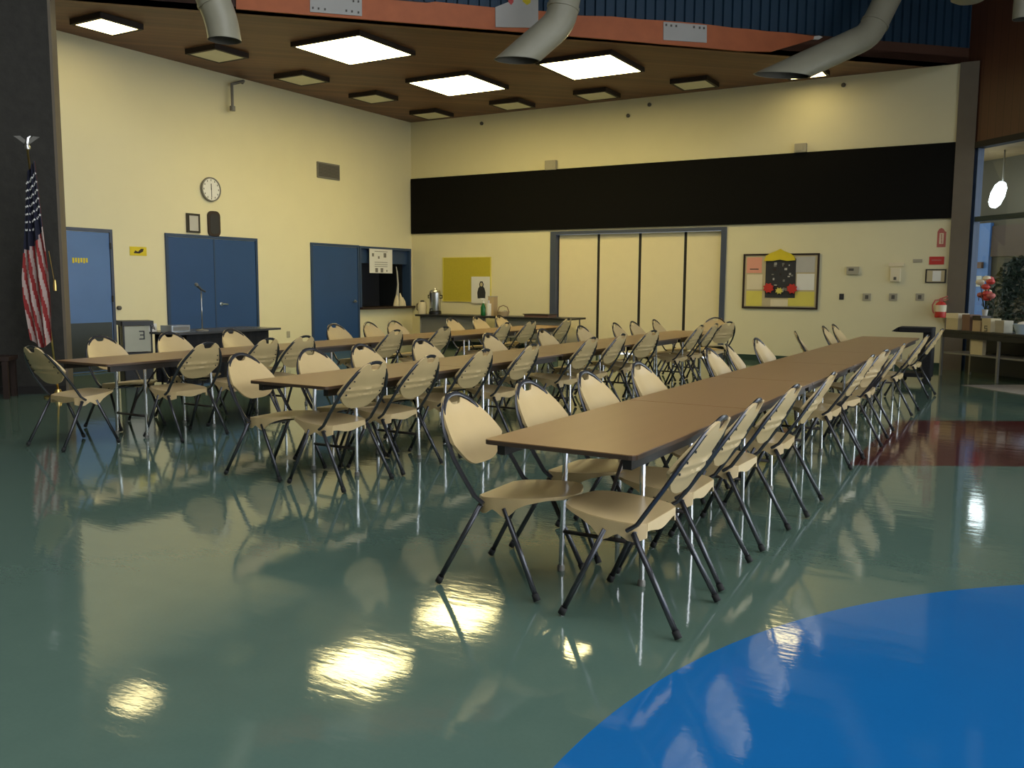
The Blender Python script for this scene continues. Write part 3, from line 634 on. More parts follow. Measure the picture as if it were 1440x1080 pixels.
# ------------------------------------------------------------------ folding chair
def interp(tbl, x):
    if x <= tbl[0][0]: return tbl[0][1]
    for (a, va), (b, vb) in zip(tbl, tbl[1:]):
        if x <= b: return va+(vb-va)*(x-a)/(b-a)
    return tbl[-1][1]
S0 = .27                                              # rear feet at local y = -S0
def sback(z): return .205-(z-.445)*.60 if z < .79 else -.002-(z-.79)*.45
def make_chair():
    t = thing('folding_chair', 'x', 'chair')
    # seat: dished shell with rounded front and scalloped side skirts
    so = [(.185,.165),(.22,.205),(.28,.222),(.36,.226),(.44,.218),(.52,.190),(.57,.150),(.605,.085),(.615,.03)]
    sm = MB(); nu, nv = 16, 12
    def sp(i, j):
        s = .185+(.43)*(i/nu)**.9; u = -1+2*j/nv; w_ = interp(so, s); x = u*w_
        z = .437+.035*(s-.185)/.43 - .014*(1-u*u)*math.sin(PI*min(1, (s-.185)/.42)) - (.012*max(0, (s-.56)/.055) if s > .56 else 0)
        return (x, s-S0, z)
    sm.grid(sp, nu, nv, th=lambda i, j: (0, 0, -.016))
    sk = [(.185,.375),(.215,.362),(.25,.368),(.285,.395),(.315,.382),(.345,.360),(.375,.372),(.41,.408),(.46,.432),(.52,.448),(.56,.455)]
    for sx in (-1, 1):
        n = 18
        def kp(i, j):
            s = .185+.375*i/n; w_ = interp(so, s)+.002; z1 = sp((s-.185)/.43*nu if 0 else 0, 0)[2] if 0 else .434+.035*(s-.185)/.43; z0 = interp(sk, s)
            z = z1+(min(z0, z1-.004)-z1)*j/2
            return (sx*(w_+.006*j/2), s-S0, z)
        sm.grid(kp, n, 2, th=lambda i, j: (-sx*.012, 0, 0))
    # rear apron of the seat
    sm.grid(lambda i, j: (-.165+.33*i/8, .183-S0, .436-(.045+.012*math.cos((i-4)/4*PI))*j), 8, 1, th=lambda i, j: (0, .012, 0))
    sm.build('seat', M['plastic'], t)
    # backrest: curved shield with a hand notch
    top = [(0,.826),(.030,.827),(.044,.838),(.054,.862),(.066,.873),(.085,.870),(.12,.850),(.155,.816),(.19,.768),(.213,.722),(.226,.680)]
    bot = [(0,.553),(.06,.555),(.10,.563),(.135,.579),(.165,.604),(.19,.630),(.21,.650),(.226,.668)]
    xs = [0,.02,.034,.047,.057,.068,.088,.115,.145,.172,.197,.215,.226]; xs = [-x for x in xs[:0:-1]]+xs
    bk = MB(); nr = 20
    def bp(i, j):
        x = xs[i]; z = interp(bot, abs(x))+(interp(top, abs(x))-interp(bot, abs(x)))*j/nr
        y = sback(z)-.045*(1-(x/.226)**2)
        y += -.011*math.exp(-((z-.690)/.011)**2)-.011*math.exp(-((z-.645)/.011)**2)
        return (x, y-S0, z)
    def bth(i, j):
        z = bp(i, j)[2]; return (0, .013+.011*math.exp(-((z-.690)/.011)**2)+.011*math.exp(-((z-.645)/.011)**2), .004)
    bk.grid(bp, len(xs)-1, nr, th=bth)
    b = bk.build('backrest', M['plastic'], t)
    sc = MB()
    for sx in (-1, 1):
        for z in (.66, .71, .755): sc.lathe([(.006, 0), (.006, .004)], n=8, T=Matrix.Translation((sx*(interp([(.66,.19),(.71,.185),(.755,.165)], z))*.9, sback(z)-.026-S0, z)) @ Matrix.Rotation(PI/2, 4, 'X'))
    sc.build('rivets', M['rubber'], b)
    # back frame: one bent tube from seat side over the top to the other side
    half = [(.236,.245,.415),(.238,.200,.446),(.242,.138,.535),(.238,.086,.61),(.225,.050,.67),(.206,.017,.725),(.176,-.012,.775),(.142,-.033,.818),(.105,-.050,.848),(.068,-.062,.866),(.035,-.066,.876)]
    path = [(-x, y-S0, z) for x, y, z in half]+[(0, -.067-S0, .879)]+[(x, y-S0, z) for x, y, z in half[::-1]]
    MB().tube(path, .0098, 8, ry=.0135, up=(1,0,0)).build('back_frame', M['tube'], t)
    # legs: an open V under each side of the seat
    for sx in (-1, 1):
        for a, f in ((.222, 0.0), (.348, .54)):
            top_ = Vector((sx*.224, a-S0, .405)); ft = Vector((sx*.252, f-S0, 0)); d = (ft-top_).normalized()
            l = MB().tube([top_, ft-d*.028], .0125, 8).build('leg', M['tube'], t)
            c_ = MB(); c_.tube([ft-d*.045, ft-d*.012], .0165, 8); c_.build('foot_cap', M['rubber'], l)
    s_ = MB(); s_.tube([(-.222, .348-S0, .40), (.222, .348-S0, .40)], .009, 6); s_.tube([(-.222, .222-S0, .40), (.222, .222-S0, .40)], .009, 6); s_.build('under_seat_bar', M['tube'], t)
    return t
chair0 = make_chair(); used = [False]
def place_chair(x, y, rz, label, group):
    o = chair0 if not used[0] else copy_tree(chair0); used[0] = True
    o.location = (x, y, 0); o.rotation_euler = (0, 0, rz); o['label'] = label; o['category'] = 'chair'; o['group'] = group
    return o
ORD = ['nearest', 'second', 'third', 'fourth', 'fifth', 'sixth', 'seventh', 'eighth', 'ninth', 'tenth', 'eleventh']
LEGX = {'front': [3.36+1.66*k+d for k in range(6) for d in (.5, 1.16)], 'middle': [4.52+1.74*k+d for k in range(5) for d in (.5, 1.24)], 'back': [4.74+1.74*k+d for k in range(5) for d in (.5, 1.24)]}
def clear_legs(x, desc):                               # no seat pushed through a table leg
    for lx in LEGX[[k for k in LEGX if 'the '+k in desc][0]]:
        if abs(x-lx) < .24: return lx+(.24 if x >= lx else -.24)
    return x
def row(lst, face, desc, group):
    for i, (x, y, dr) in enumerate(lst):
        x = clear_legs(x, desc)
        if face == 'R': rz = PI; yy_ = y-S0                   # faces -Y
        else: rz = 0; yy_ = y+S0                              # faces +Y
        nm = ('tan folding chair, nearest the camera, ' if i == 0 else ('tan folding chair, farthest away, ' if i == len(lst)-1 else 'tan folding chair, %s from the near end, ' % ORD[i]))+desc
        place_chair(x, yy_, rz+math.radians(dr), nm, group)
J = lambda i: ((i*37) % 7-3)*.8
row([(3.62, 2.40, 2), (4.32, 2.38, -2), (4.98, 2.35, 1), (5.66, 2.33, -1), (7.4, 2.36, 2), (8.1, 2.40, 9), (9.1, 2.42, -2), (10.85, 2.42, 14), (12.45, 2.43, 1), (13.1, 2.43, -2)], 'R', 'left side of the front table row', 'chairs along the left side of the front table row')
row([(3.55, 1.16, 0), (4.19, 1.19, 1), (4.93, 1.18, -2), (5.75, 1.15, 2), (7.40, 1.17, -1), (8.14, 1.16, -9), (8.93, 1.15, 2), (10.80, 1.12, -2), (12.56, 1.12, -3)], 'L', 'right side of the front table row', 'chairs along the right side of the front table row')
row([(4.77, 5.14, 3), (5.42, 5.08, -3), (6.1, 5.1, 1), (6.93, 5.12, -2), (8.45, 5.12, 2), (9.45, 5.12, 0), (10.35, 5.1, -2), (11.6, 5.1, 3), (12.2, 5.1, -1), (13.1, 5.1, 2)], 'R', 'far side of the middle table row', 'chairs along the far side of the middle table row')
row([(4.83, 3.97, -2), (5.42, 3.98, 1), (6.2, 3.98, -1), (6.95, 3.98, 2), (8.3, 3.98, -1), (9.2, 3.98, 1), (10.05, 3.98, -12), (11.65, 3.98, 0), (12.28, 3.98, 1), (13.15, 3.98, -26)], 'L', 'near side of the middle table row', 'chairs along the near side of the middle table row')
row([(5.55, 7.98, 2), (6.35, 7.98, -2), (7.15, 7.98, 1), (8.75, 7.98, -1), (9.55, 7.98, 5), (10.4, 7.98, -1), (11.7, 7.98, 2), (12.45, 7.98, 0), (13.15, 7.98, 2)], 'R', 'far side of the back table row', 'chairs along the far side of the back table row')
row([(5.38, 6.46, -1), (6.12, 6.48, 2), (6.82, 6.48, -2), (8.22, 6.48, 1), (9.3, 6.48, -1), (10.55, 6.48, 2), (11.45, 6.48, -2), (12.6, 6.48, 1)], 'L', 'near side of the back table row', 'chairs along the near side of the back table row')
gh = 'chairs at the table heads'
place_chair(4.39+S0, 7.19, -PI/2, 'tan folding chair at the near head of the back table row, far left', gh)
place_chair(14.55-S0, 4.62, PI/2+.15, 'tan folding chair at the far head of the middle table row', gh)
a = onZ(1258, 468, .80)
ax = 14.15; pc0 = onX(1257, 466, ax); pc1 = onX(1312, 466, ax)
t = thing('cart', 'black open-sided cart standing behind the far end of the front table row', 'cart', (ax, (pc0.y+pc1.y)/2, 0))
hw = (pc0.y-pc1.y)/2; zt = onX(1285, 460.5, ax).z; zb = onX(1285, 467.5, ax).z
MB().rbox((-.02, -hw, zb), (.42, hw-.05, zt), .03).build('top', M['cloth'], t, bevel=.01)
MB().prism([(-.02, hw-.05, zt-.005), (-.02, hw+.03, zb+.01), (-.02, hw-.05, zb)], (.42, 0, 0)).build('lip', M['cloth'], t)
MB().rbox((0, -hw, .10), (.40, -hw+.13, zb), .02).build('side_panel', M['cloth'], t)
MB().box((0, -hw+.13, .10), (.40, hw-.06, .16)).build('base', M['cloth'], t)
MB().box((.36, -hw+.13, .16), (.40, hw-.30, zb-.25)).build('back_panel', M['blackplastic'], t)
for x in (.05, .35):
    for y in (-hw+.07, hw-.12): MB().lathe([(0, -.02), (.05, -.02), (.05, .02), (0, .02)], n=16, T=Matrix.Translation((x, y, .05)) @ Matrix.Rotation(PI/2, 4, 'Y')).build('caster', M['rubber'], t)

# ------------------------------------------------------------------ folding tables
def make_table(L, W=.74, Z=.72):
    t = thing('folding_table', 'x', 'table')
    tp = MB(); tp.rbox((-L/2+.002, -W/2, Z-.022), (L/2-.002, W/2, Z-.004), .03); tp.cur = 1
    tp.rbox((-L/2+.004, -W/2+.002, Z-.004), (L/2-.004, W/2-.002, Z), .028); tp.build('tabletop', [M['edge'], M['laminate']], t)
    a = MB(); a2 = MB(); i = .06
    for sy in (-1, 1): (a if sy < 0 else a2).box((-L/2+i, sy*(W/2-i)-.02, Z-.075), (L/2-i, sy*(W/2-i)+.02, Z-.022))
    a.build('side_rail', M['apron'], t); a2.build('side_rail', M['apron'], t)
    for sx in (-1, 1):
        x = sx*(L/2-.50)
        for sy in (-1, 1):
            l = MB().tube([(x, sy*.20, Z-.03), (x+sx*.01, sy*.21, .3), (x+sx*.015, sy*.215, .012)], .0135, 10).build('leg', M['chrome'], t)
            MB().lathe([(.019, 0), (.019, .02), (.0145, .03)], c=(x+sx*.015, sy*.215, 0), n=10).build('foot_cap', M['greymetal'], l)
        MB().tube([(x+sx*.012, -.212, .20), (x+sx*.012, .212, .20)], .011, 8).build('crossbar', M['apron'], t); MB().tube([(x, -W/2+.07, Z-.04), (x, W/2-.07, Z-.04)], .012, 8).build('pivot_bar', M['apron'], t)
        MB().tube([(x+sx*.009, 0, .20), (x-sx*.05, 0, .34), (x-sx*.36, 0, Z-.035)], .009, 6).build('folding_brace', M['apron'], t)
    return t
def table_row(x0, n, L, y, desc):
    t0 = make_table(L)
    for i in range(n):
        o = t0 if i == 0 else copy_tree(t0)
        o.location = (x0+L*(i+.5), y, 0); o['category'] = 'table'; o['group'] = 'brown folding tables of the '+desc
        o['label'] = 'brown folding table, %s of the %s' % ('nearest the camera' if i == 0 else ('last at the far end' if i == n-1 else ORD[i]+' from the near end'), desc)
table_row(3.36, 6, 1.66, 1.765, 'front table row')
table_row(4.52, 5, 1.74, 4.50, 'middle table row')
table_row(4.74, 5, 1.74, 7.17, 'back table row')

# ---------------- dark table by the double doors
t = thing('display_table', 'dark table with a black skirt in front of the double doors', 'table', (8.95, 10.32, 0))
MB().rbox((-.95, -.40, .71), (.95, .40, .74), .03).build('tabletop', M['darktop'], t)
sk = MB()
def skp(i, j):
    s = i/60*(1.5+.68+.68); 
    if s < .68: x, y, nx, ny = -.75, .34-s, -1, 0
    elif s < 2.18: x, y, nx, ny = -.75+(s-.68), -.34, 0, -1
    else: x, y, nx, ny = .75, -.34+(s-2.18), 1, 0
    w_ = .018*math.sin(i*1.9)*(.3+j/4); return (x+nx*w_, y+ny*w_, .71-.69*j/4)
sk.grid(skp, 60, 4, th=lambda i, j: (0, .004, 0)); sk.build('skirt', M['cloth'], t)
l = MB()
for sx in (-.7, .7):
    for sy in (-.28, .28): l.tube([(sx, sy, 0), (sx, sy, .71)], .015, 8)
l.build('legs', M['chrome'], t)
c = onZ(290, 459.5, .74); t = thing('microphone_stand', 'small silver microphone stand on the dark table before the double doors', 'microphone stand', (8.57, 10.12, .74))
MB().lathe([(.0, 0), (.085, 0), (.085, .012), (.02, .025), (0, .025)], n=20).build('base', M['greymetal'], t)
MB().tube([(0, 0, .02), (0, 0, .56)], .008, 8).build('pole', M['steel'], t)
mc = MB(); mc.tube([(.05, -.03, .545), (0, 0, .58), (-.045, .02, .63)], [.012, .014, .017], 10); mc.build('microphone', M['blackplastic'], t)
MB().tube([(-.045, .02, .63), (-.06, .025, .65), (-.072, .03, .665)], [.02, .026, .014], 10).build('grille', M['greymetal'], t)
t = thing('equipment_case', 'silver equipment case on the left end of the dark table', 'case', (8.22, 10.25, .74))
MB().rbox((-.16, -.12, .0), (.16, .12, .09), .02).build('body', M['silver'], t); MB().box((-.13, -.125, .02), (.13, -.12, .07)).build('front_panel', M['greymetal'], t)
t = thing('collection_bin', 'black lidded clear box stand beside the dark table', 'bin', (8.05, 10.95, 0))
t.location = (7.93, 10.72, 0); t.rotation_euler = (0, 0, -.45)
MB().rbox((-.19, -.17, .0), (.19, .17, .46), .02).build('body', M['blackplastic'], t)
f = MB()
for sx in (-1, 1):
    for sy in (-1, 1): MB().cbox((sx*.178, sy*.158, .65), (.02, .02, .38)).build('post', M['blackplastic'], t)
MB().box((-.165, -.155, .47), (.165, .155, .82)).build('clear_panel', M['panelclear'], t); MB().rbox((-.21, -.19, .83), (.21, .19, .89), .02).build('lid', M['blackplastic'], t)
q = MB(); 
for a_, b_ in (((.02, .74), (.09, .755)), ((.075, .70), (.09, .74)), ((.03, .69), (.09, .705)), ((.075, .65), (.09, .69)), ((.02, .635), (.09, .65))): q.box((a_[0], -.158, a_[1]), (b_[0], -.155, b_[1]))
q.build('numeral', M['ink'], t)
t = thing('label_box', 'small white box with a dark letter next to the clear box stand', 'box', (8.13, 10.30, .74)); t.location = (8.06, 10.56, .74)
MB().box((-.06, -.05, 0), (.06, .05, .11)).build('carton', M['white'], t)
q = MB(); q.prism([(-.035, -.052, .02), (-.022, -.052, .02), (.0, -.052, .075), (.022, -.052, .02), (.035, -.052, .02), (.006, -.052, .095), (-.006, -.052, .095)], (0, .002, 0)); q.box((-.02, -.052, .038), (.02, -.05, .05)); q.build('letter', M['ink'], t)

# ---------------- coffee tables along the back wall
for i, (ya, yb, l) in enumerate(((10.05, 11.95, 'dark coffee table under the yellow board, left one'), (8.1, 10.0, 'dark side table left of the partition, right of the coffee table'))):
    t = thing('serving_table', l, 'table', (16.35, (ya+yb)/2, 0), group='dark tables along the back wall'); L2 = (yb-ya)/2
    MB().rbox((-.38, -L2, .70), (.38, L2, .74), .02).build('tabletop', M['blackplastic'], t)
    for sx in (-.32, .32):
        for sy in (-L2+.12, L2-.12): MB().tube([(sx, sy, 0), (sx, sy, .70)], .016, 8).build('leg', M['greymetal'], t)
    MB().box((-.30, -L2+.1, .30), (-.28, L2-.1, .70)).build('modesty_panel', M['greymetal'], t)
def onT(x, y): return onZ(x, y, .74)
t = thing('coffee_urn', 'tall shiny steel coffee urn on the coffee table', 'urn', (16.3, onX(612, 440, 16.3).y, .74))
MB().lathe([(0, 0), (.14, 0), (.14, .06), (.12, .08), (0, .08)], n=24).build('base', M['blackplastic'], t)
MB().lathe([(.125, .08), (.13, .10), (.13, .48), (.115, .50), (0, .5)], n=28).build('tank', M['steel'], t)
MB().lathe([(0, .5), (.12, .5), (.11, .53), (.03, .55), (.02, .58), (0, .58)], n=24).build('lid', M['steel'], t)
h = MB()
for s_ in (-1, 1): h.tube([(0, s_*.12, .42), (0, s_*.19, .42), (0, s_*.19, .36), (0, s_*.12, .36)], .013, 8)
h.build('handles', M['blackplastic'], t); MB().tube([(-.12, 0, .12), (-.19, 0, .12), (-.20, 0, .07)], .016, 8).build('spigot', M['blackplastic'], t)
t = thing('thermal_jug', 'cream jug with a black knob left of the coffee urn', 'jug', (16.3, onX(594, 440, 16.3).y, .74))
MB().lathe([(0, 0), (.09, 0), (.10, .03), (.10, .2), (.085, .27), (0, .27)], n=20).build('body', M['cream'], t); MB().lathe([(0, .27), (.05, .27), (.045, .30), (0, .31)], n=16).build('knob', M['blackplastic'], t)
MB().tube([(0, .095, .23), (0, .15, .22), (0, .155, .1), (0, .1, .06)], .012, 8).build('handle', M['walnut'], t)
t = thing('pump_bottle', 'green bottle with a white pump under the poster', 'bottle', (16.2, onX(679.5, 441, 16.2).y, .74))
MB().lathe([(0, 0), (.05, 0), (.055, .02), (.055, .18), (.03, .24), (.02, .27), (0, .27)], n=18).build('body', M['greenglass'], t)
p_ = MB(); p_.lathe([(0, .27), (.028, .27), (.028, .31), (.012, .32), (.012, .36), (0, .36)], n=14); p_.rbox((-.1, -.025, .34), (.03, .025, .375), .015); p_.build('pump', M['white'], t)
t = thing('paper_stack', 'white paper towel roll beside the green bottle', 'paper roll', (16.32, onX(684, 440, 16.3).y-.05, .74))
MB().lathe([(.02, 0), (.06, 0), (.06, .26), (.02, .26)], n=20).build('roll', M['white'], t); MB().lathe([(0, .0), (.015, 0), (.015, .33), (0, .33)], n=10).build('spindle', M['steel'], t)
t = thing('carton', 'tall tan carton right of the green bottle', 'box', (16.4, onX(693, 440, 16.4).y, .74))
MB().box((-.08, -.07, 0), (.08, .07, .40)).build('body', M['cardboard'], t); MB().box((-.085, -.075, .40), (.085, .075, .42)).build('lid', M['greyplate'], t)
t = thing('basket', 'low wicker basket of odds and ends at the right of the coffee table', 'basket', (16.3, onX(706, 440, 16.3).y-.03, .74))
MB().lathe([(0, 0), (.11, 0), (.14, .10), (.13, .10), (.10, .02), (0, .02)], n=18).build('bowl', M['cardboard'], t)
MB().tube([(0, -.135, .10), (0, -.1, .19), (0, 0, .23), (0, .1, .19), (0, .135, .10)], .01, 8).build('handle', M['brownbox'], t)
ct = MB()
for a_ in range(5): ct.lathe([(0, 0), (.035, .015), (.04, .04), (.02, .07), (0, .075)], c=(.06*math.cos(a_*1.26), .06*math.sin(a_*1.26), .05), n=10)
ct.build('contents', M['greyplate'], t)
t = thing('storage_tray', 'dark flat tray on the side table left of the partition', 'tray', (16.3, 8.95, .74))
MB().rbox((-.18, -.3, 0), (.18, .3, .05), .03).build('base', M['brownbox'], t); MB().rbox((-.2, -.32, .05), (.2, .32, .065), .03).build('rim', M['walnut'], t)

# ---------------- black table at the right against the window wall
t = thing('av_table', 'black metal table with a shelf in front of the window wall', 'table', (0,0,0))
QF = Vector((15.62, .92, 0))                              # front edge runs parallel to the glass
pa = onZ(1322, 463, .74); pb = pa + GD*2.4
TT = Matrix((GD, GN, Vector((0,0,1)))).transposed().to_4x4(); TT.translation = Vector((pa.x, pa.y, 0))
off = (TT.inverted() @ Vector((G0.x, G0.y, 0))).y - .03    # depth available to the glass
dp = min(.62, max(.4, off))
MB().box((0, 0, .70), (2.4, dp, .74), TT).build('tabletop', M['blackplastic'], t, bevel=.005)
for x in (.03, 1.2, 2.37):
    for y in (.03, dp-.03): MB().cbox((x, y, .35), (.035, .035, .70), TT).build('leg', M['greymetal'], t)
MB().box((.03, .05, .36), (2.37, dp-.03, .385), TT).build('shelf', M['greymetal'], t)
MB().box((.05, dp-.05, .05), (2.35, dp-.03, .69), TT).build('back_panel', M['blackplastic'], t)
MB().box((.05, .012, .62), (2.35, .03, .70), TT).build('front_rail', M['blackplastic'], t)
tag(MB().box((.62, .05, .388), (.86, .12, .66), TT @ Matrix.Translation((0,0,0))).build('folded_carton', M['sand']), 'tan folded carton leaning on the shelf of the black table', 'box')
def on_av(px, depth=.2):
    d = ray(px, 455); n = Vector((GN.x, GN.y, 0)); p0 = TT @ Vector((0, depth, 0)); c = CO + d*((p0-CO).dot(n)/d.dot(n)); return (TT.inverted() @ c).x
def avbox(px, w_, d_, h_, mt, name, label, lidmt=None):
    x = on_av(px); p0 = TT @ Vector((x, .2, .74)); t = thing(name, label, 'box', p0, math.atan2(GD.y, GD.x), group='boxes on the black table')
    MB().box((-w_/2, -d_/2, 0), (w_/2, d_/2, h_)).build('carton', mt, t, bevel=.004)
    MB().box((-w_/2-.004, -d_/2-.004, h_*.72), (w_/2+.004, d_/2+.004, h_+.004)).build('lid', lidmt or mt, t)
    return t
avbox(1346, .26, .2, .255, M['sand'], 'carton', 'pale tan carton at the left end of the black table', M['cream'])
avbox(1365, .16, .18, .245, M['brownbox'], 'carton', 'dark brown carton second from the left on the black table')
avbox(1380, .16, .18, .235, M['cardboard'], 'carton', 'tan carton in the middle of the row on the black table', M['walnut'])
tt = avbox(1394, .17, .18, .20, M['sand'], 'carton', 'sand coloured carton with a dark numeral on the black table')
q = MB()
for a_, b_ in (((-.03, .105), (.03, .115)), ((.02, .075), (.03, .105)), ((-.03, .068), (.03, .078)), ((-.03, .04), (-.02, .068)), ((-.03, .03), (.03, .04))): q.box((a_[0], .0945, a_[1]-.02), (b_[0], .0955, b_[1]-.02)); q.box((-b_[0], -.0955, a_[1]-.02), (-a_[0], -.0945, b_[1]-.02))
q.build('numeral', M['ink'], tt)
avbox(1412, .17, .16, .18, M['greyplate'], 'carton', 'grey carton left of the pale blue basin on the black table')
x = on_av(1440); p0 = TT @ Vector((x, .22, .74)); t = thing('basin', 'pale blue plastic basin at the right frame edge on the black table', 'basin', p0)
MB().lathe([(0, 0), (.11, 0), (.15, .14), (.16, .145), (.145, .135), (.1, .015), (0, .015)], n=24).build('bowl', M['basin'], t); MB().lathe([(0, .015), (.1, .015), (.13, .11), (.08, .17), (0, .19)], n=18).build('paper_heap', M['white'], t)
x = on_av(1384, .42); p0 = TT @ Vector((x, .42, .74)); t = thing('flower_vase', 'pale vase of red flowers behind the cartons on the black table', 'vase', p0)
MB().lathe([(0, 0), (.05, 0), (.045, .1), (.035, .25), (.045, .33), (.04, .33), (.03, .25), (0, .2)], n=18).build('vase', M['greyboard'], t)
st = MB(); random.seed(5); hd = []
for i in range(11):
    a_ = random.uniform(0, 2*PI); r_ = random.uniform(.03, .2); z_ = random.uniform(.5, .82); e = Vector((r_*math.cos(a_)*1.0, r_*math.sin(a_)*.5, z_)); hd.append(e); st.tube([(0, 0, .3), e*.5+Vector((0,0,.15)), e], .006, 6)
st.build('stems', M['leaf'], t)
for i, e in enumerate(hd): MB().lathe([(0, -.04), (.045, -.03), (.065, .0), (.055, .035), (.02, .05), (0, .045)], c=e, n=12).build('flower_head', [M['red'], M['red'], M['cream'], M['faded_red']][i % 4], t)
lf_ = MB()
for i in range(10):
    a_ = random.uniform(0, 2*PI); r_ = random.uniform(.08, .22); c_ = Vector((r_*math.cos(a_), r_*math.sin(a_)*.5, random.uniform(.38, .6))); lf_.prism([c_+Vector(v) for v in ((-.06,0,0),(0,0,.025),(.06,0,0),(0,0,-.025))], (0, .006, 0))
lf_.build('leaves', M['leaf'], t)
# things outside in the court
def onC(x, y, o): return TG.inverted() @ onP(x, y, G0+GN*o, GN)
t = thing('court_door', 'bright blue door with a white notice outside the window', 'door')
a = onC(1364, 316, 3.15); b = onC(1386, 470, 3.15)
MB().box((a.x, 3.1, 0), (b.x, 3.18, a.z), TG).build('leaf', M['doorblue'], t); MB().box((a.x-.09, 3.08, 0), (a.x, 3.2, a.z+.06), TG).build('jamb', M['white'], t)
a2 = onC(1371, 388, 3.08); b2 = onC(1380, 403, 3.08); MB().box((a2.x, 3.07, b2.z), (b2.x, 3.10, a2.z), TG).build('notice', M['white'], t)
a3 = onC(1360, 369, 3.05); b3 = onC(1380, 377, 3.05); MB().box((a3.x, 3.04, b3.z), (b3.x, 3.10, a3.z), TG).build('push_bar', M['brownbox'], t)
a = onC(1394, 318, 3.16); b = onC(1475, 358, 3.16); tag(MB().box((a.x, 3.14, b.z), (b.x, 3.2, a.z), TG).build('wall_board', M['outboard']), 'brown board on the concrete wall outside the window', 'board')
cl = onC(1403, 274, 2.4); p0 = TG @ Vector((cl.x, 2.4, cl.z))
t = thing('court_lamp', 'bright white oval lamp globe hanging outside the window', 'lamp', p0, math.atan2(GD.y, GD.x))
TL = Matrix.Rotation(math.radians(25), 4, 'Y')
MB().lathe([(0, -.27), (.06, -.25), (.11, -.17), (.13, 0), (.11, .17), (.06, .25), (0, .27)], n=24, T=TL).build('globe', M['lamp'], t); MB().tube([(.11, 0, .23), (.11, 0, 4.05-cl.z)], .015).build('rod', M['greymetal'], t)
random.seed(11)
cs_ = onC(1432, 455, 1.7); p0 = TG @ Vector((cs_.x, 1.8, 0))
t = thing('court_shrub', 'dark green bushy shrub outside the window at the right edge', 'shrub', p0)
MB().tube([(0, 0, 0), (.03, .02, .5), (0, 0, 1.2)], [.05, .04, .02], 8).build('stem', M['walnut'], t)
lv = MB()
for i in range(2600):
    th = random.uniform(0, 2*PI); z_ = random.uniform(.35, 1.95); rr = .62*math.sqrt(max(0, 1-((z_-1.1)/.9)**2))*random.uniform(.4, 1)
    c_ = Vector((rr*math.cos(th), rr*math.sin(th), z_)); q_ = Quaternion((random.random()-.5, random.random()-.5, random.random()-.5, random.random()-.5)).normalized()
    lv.add([c_+q_ @ Vector(v) for v in ((-.06,0,0),(0,-.025,.008),(.06,0,0),(0,.025,.008))], [(0,1,2,3)])
lv.build('foliage', M['leaf'], t)
# thin pale grey patch laid on the floor in front of the black table
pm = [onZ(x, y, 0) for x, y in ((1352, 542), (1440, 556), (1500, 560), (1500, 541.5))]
tag(MB().prism([(p.x, p.y, .002) for p in pm], (0, 0, .006)).build('floor_patch', M['patchgrey']), 'pale grey patch on the floor below the black table', 'mat')

# ---------------- flag on a pole before the concrete wall
fb = Vector((6.53, 10.34, 0)); t = thing('flag_stand', 'striped flag with a starry blue field hanging on a pole by the concrete wall', 'flag', fb, math.atan2(-DX.y, -DX.x))
# local x runs left along the wall
lean = Vector((.20, 0, 2.97))
MB().lathe([(0, 0), (.16, 0), (.16, .02), (.05, .05), (.03, .10), (0, .1)], n=24).build('base', M['gold'], t)
MB().tube([(0, 0, .04), lean], .013, 10).build('pole', M['gold'], t)
og = MB(); og.lathe([(0, 0), (.03, .01), (.035, .04), (.02, .07), (0, .075)], c=lean, n=12)
c_ = lean+Vector((0, 0, .09))
og.tube([c_+Vector((0, 0, -.02)), c_+Vector((-.01, 0, .05)), c_+Vector((-.04, 0, .075))], [.022, .025, .008], 8)
for s_ in (-1, 1): og.prism([c_+Vector((s_*.01, 0, .02)), c_+Vector((s_*.07, 0, .07)), c_+Vector((s_*.14, 0, .065)), c_+Vector((s_*.10, 0, .035)), c_+Vector((s_*.03, 0, -.02))], (0, .012, 0))
og.build('eagle_finial', M['steel'], t)
fg = MB(); NR, NC = 44, 36
def fp(i, j):
    v = i/NR; u = j/NC; z = 2.84-v*2.12-.14*u*(1-v)-.10*math.sin(u*PI)*v
    top_ = lean*((z-.04)/2.93)
    wd = (.10+.20*min(1, v*1.6))*(1-.25*max(0, v-.75)*4)
    x = top_.x-.05+wd*(u-.32)*1.0+.10*v
    y = .075+.045*math.sin(u*17+v*3)*(.4+.6*v)+.02*math.sin(u*7)
    return (x, y, z)
def fmat(i, j):
    v = i/NR; u = j/NC
    if v < .46-.10*(1-u): return 2
    return int((u*1.15+v*1.1)*7.5) % 2
fg.grid(fp, NR, NC, th=lambda i, j: (0, .006, 0), mfn=fmat); cloth = fg.build('flag_cloth', [M['flagred'], M['flagwhite'], M['flagblue']], t)
stb = MB(); random.seed(2)
for i in range(3, 17, 2):
    for j in range(2, NC-1, 4):
        if i/NR > .40-.10*(1-j/NC): continue
        c_ = Vector(fp(i, j))+Vector((0, .0065, 0)); P = []
        for k in range(10): a_ = PI/2+k*PI/5; rr = .017 if k % 2 == 0 else .007; P.append(c_+Vector((rr*math.cos(a_), 0, rr*math.sin(a_))))
        stb.prism(P, (0, .002, 0))
stb.build('stars', M['white'], cloth)
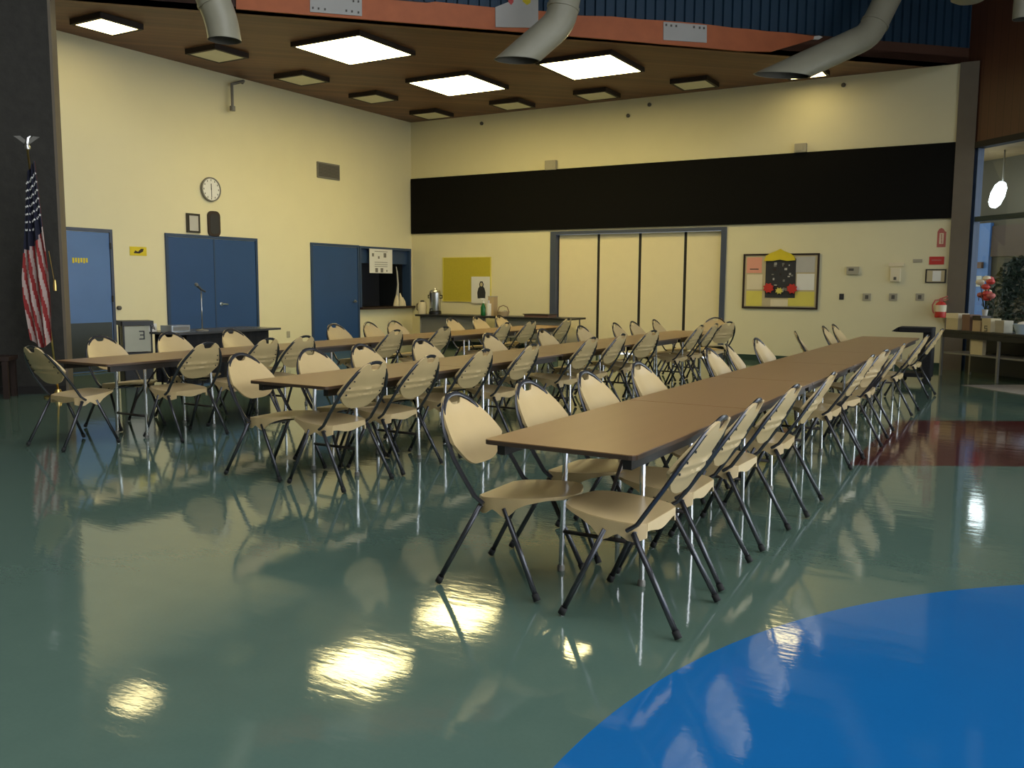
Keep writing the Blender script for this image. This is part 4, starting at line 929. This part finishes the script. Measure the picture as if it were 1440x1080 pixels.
cd = MB(); cd.tube([lean*.6+Vector((-.11, .07, 0)), lean*.475+Vector((-.13, .07, 0))], .004, 6); cd.lathe([(0, .08), (.012, .07), (.02, .0), (.018, -.06), (0, -.06)], c=lean*.46+Vector((-.13, .07, 0)), n=10); cd.build('gold_tassel', M['gold'], t)
# dark bench at the left frame edge
bp_ = onZ(6, 557, 0); t = thing('bench', 'dark wooden bench end at the left frame edge by the concrete wall', 'bench', TP @ Vector((.54, -.32, 0)), math.atan2(-DX.y, -DX.x))
MB().box((-.02, -.2, .46), (1.4, .2, .51)).build('seat', M['walnut'], t, bevel=.005)
for x in (.03, 1.32):
    for y in (-.16, .16): MB().cbox((x, y, .23), (.06, .06, .46)).build('leg', M['walnut'], t)
MB().box((.03, -.17, .38), (1.32, -.15, .46)).build('rail', M['walnut'], t)

# ------------------------------------------------------------------ light
W = bpy.data.worlds.new('world'); S.world = W; W.use_nodes = True
bg = W.node_tree.nodes['Background']; bg.inputs[0].default_value = (.90, .95, 1.0, 1)
wt = W.node_tree; tcw = wt.nodes.new('ShaderNodeTexCoord'); vd = wt.nodes.new('ShaderNodeVectorMath'); vd.operation = 'DOT_PRODUCT'; vd.inputs[1].default_value = (.55, -.80, .25)
wt.links.new(tcw.outputs['Generated'], vd.inputs[0])
def wm(op, a, b):
    n = wt.nodes.new('ShaderNodeMath'); n.operation = op; wt.links.new(a, n.inputs[0]); n.inputs[1].default_value = b; return n.outputs[0]
# the sky is brightest on the side of the window wall
wt.links.new(wm('ADD', wm('MULTIPLY', wm('POWER', wm('MAXIMUM', vd.outputs['Value'], 0.0), 2.0), 3.2), 1.45), bg.inputs[1])
S.view_settings.view_transform = 'Standard'; S.view_settings.look = 'None'; S.view_settings.gamma = 1; S.view_settings.exposure = 0.3
S.view_settings.use_curve_mapping = False
S.cycles.max_bounces = 8; S.cycles.diffuse_bounces = 4; S.cycles.glossy_bounces = 4; S.cycles.transparent_max_bounces = 8
S.cycles.use_denoising = True; S.cycles.sample_clamp_indirect = 4
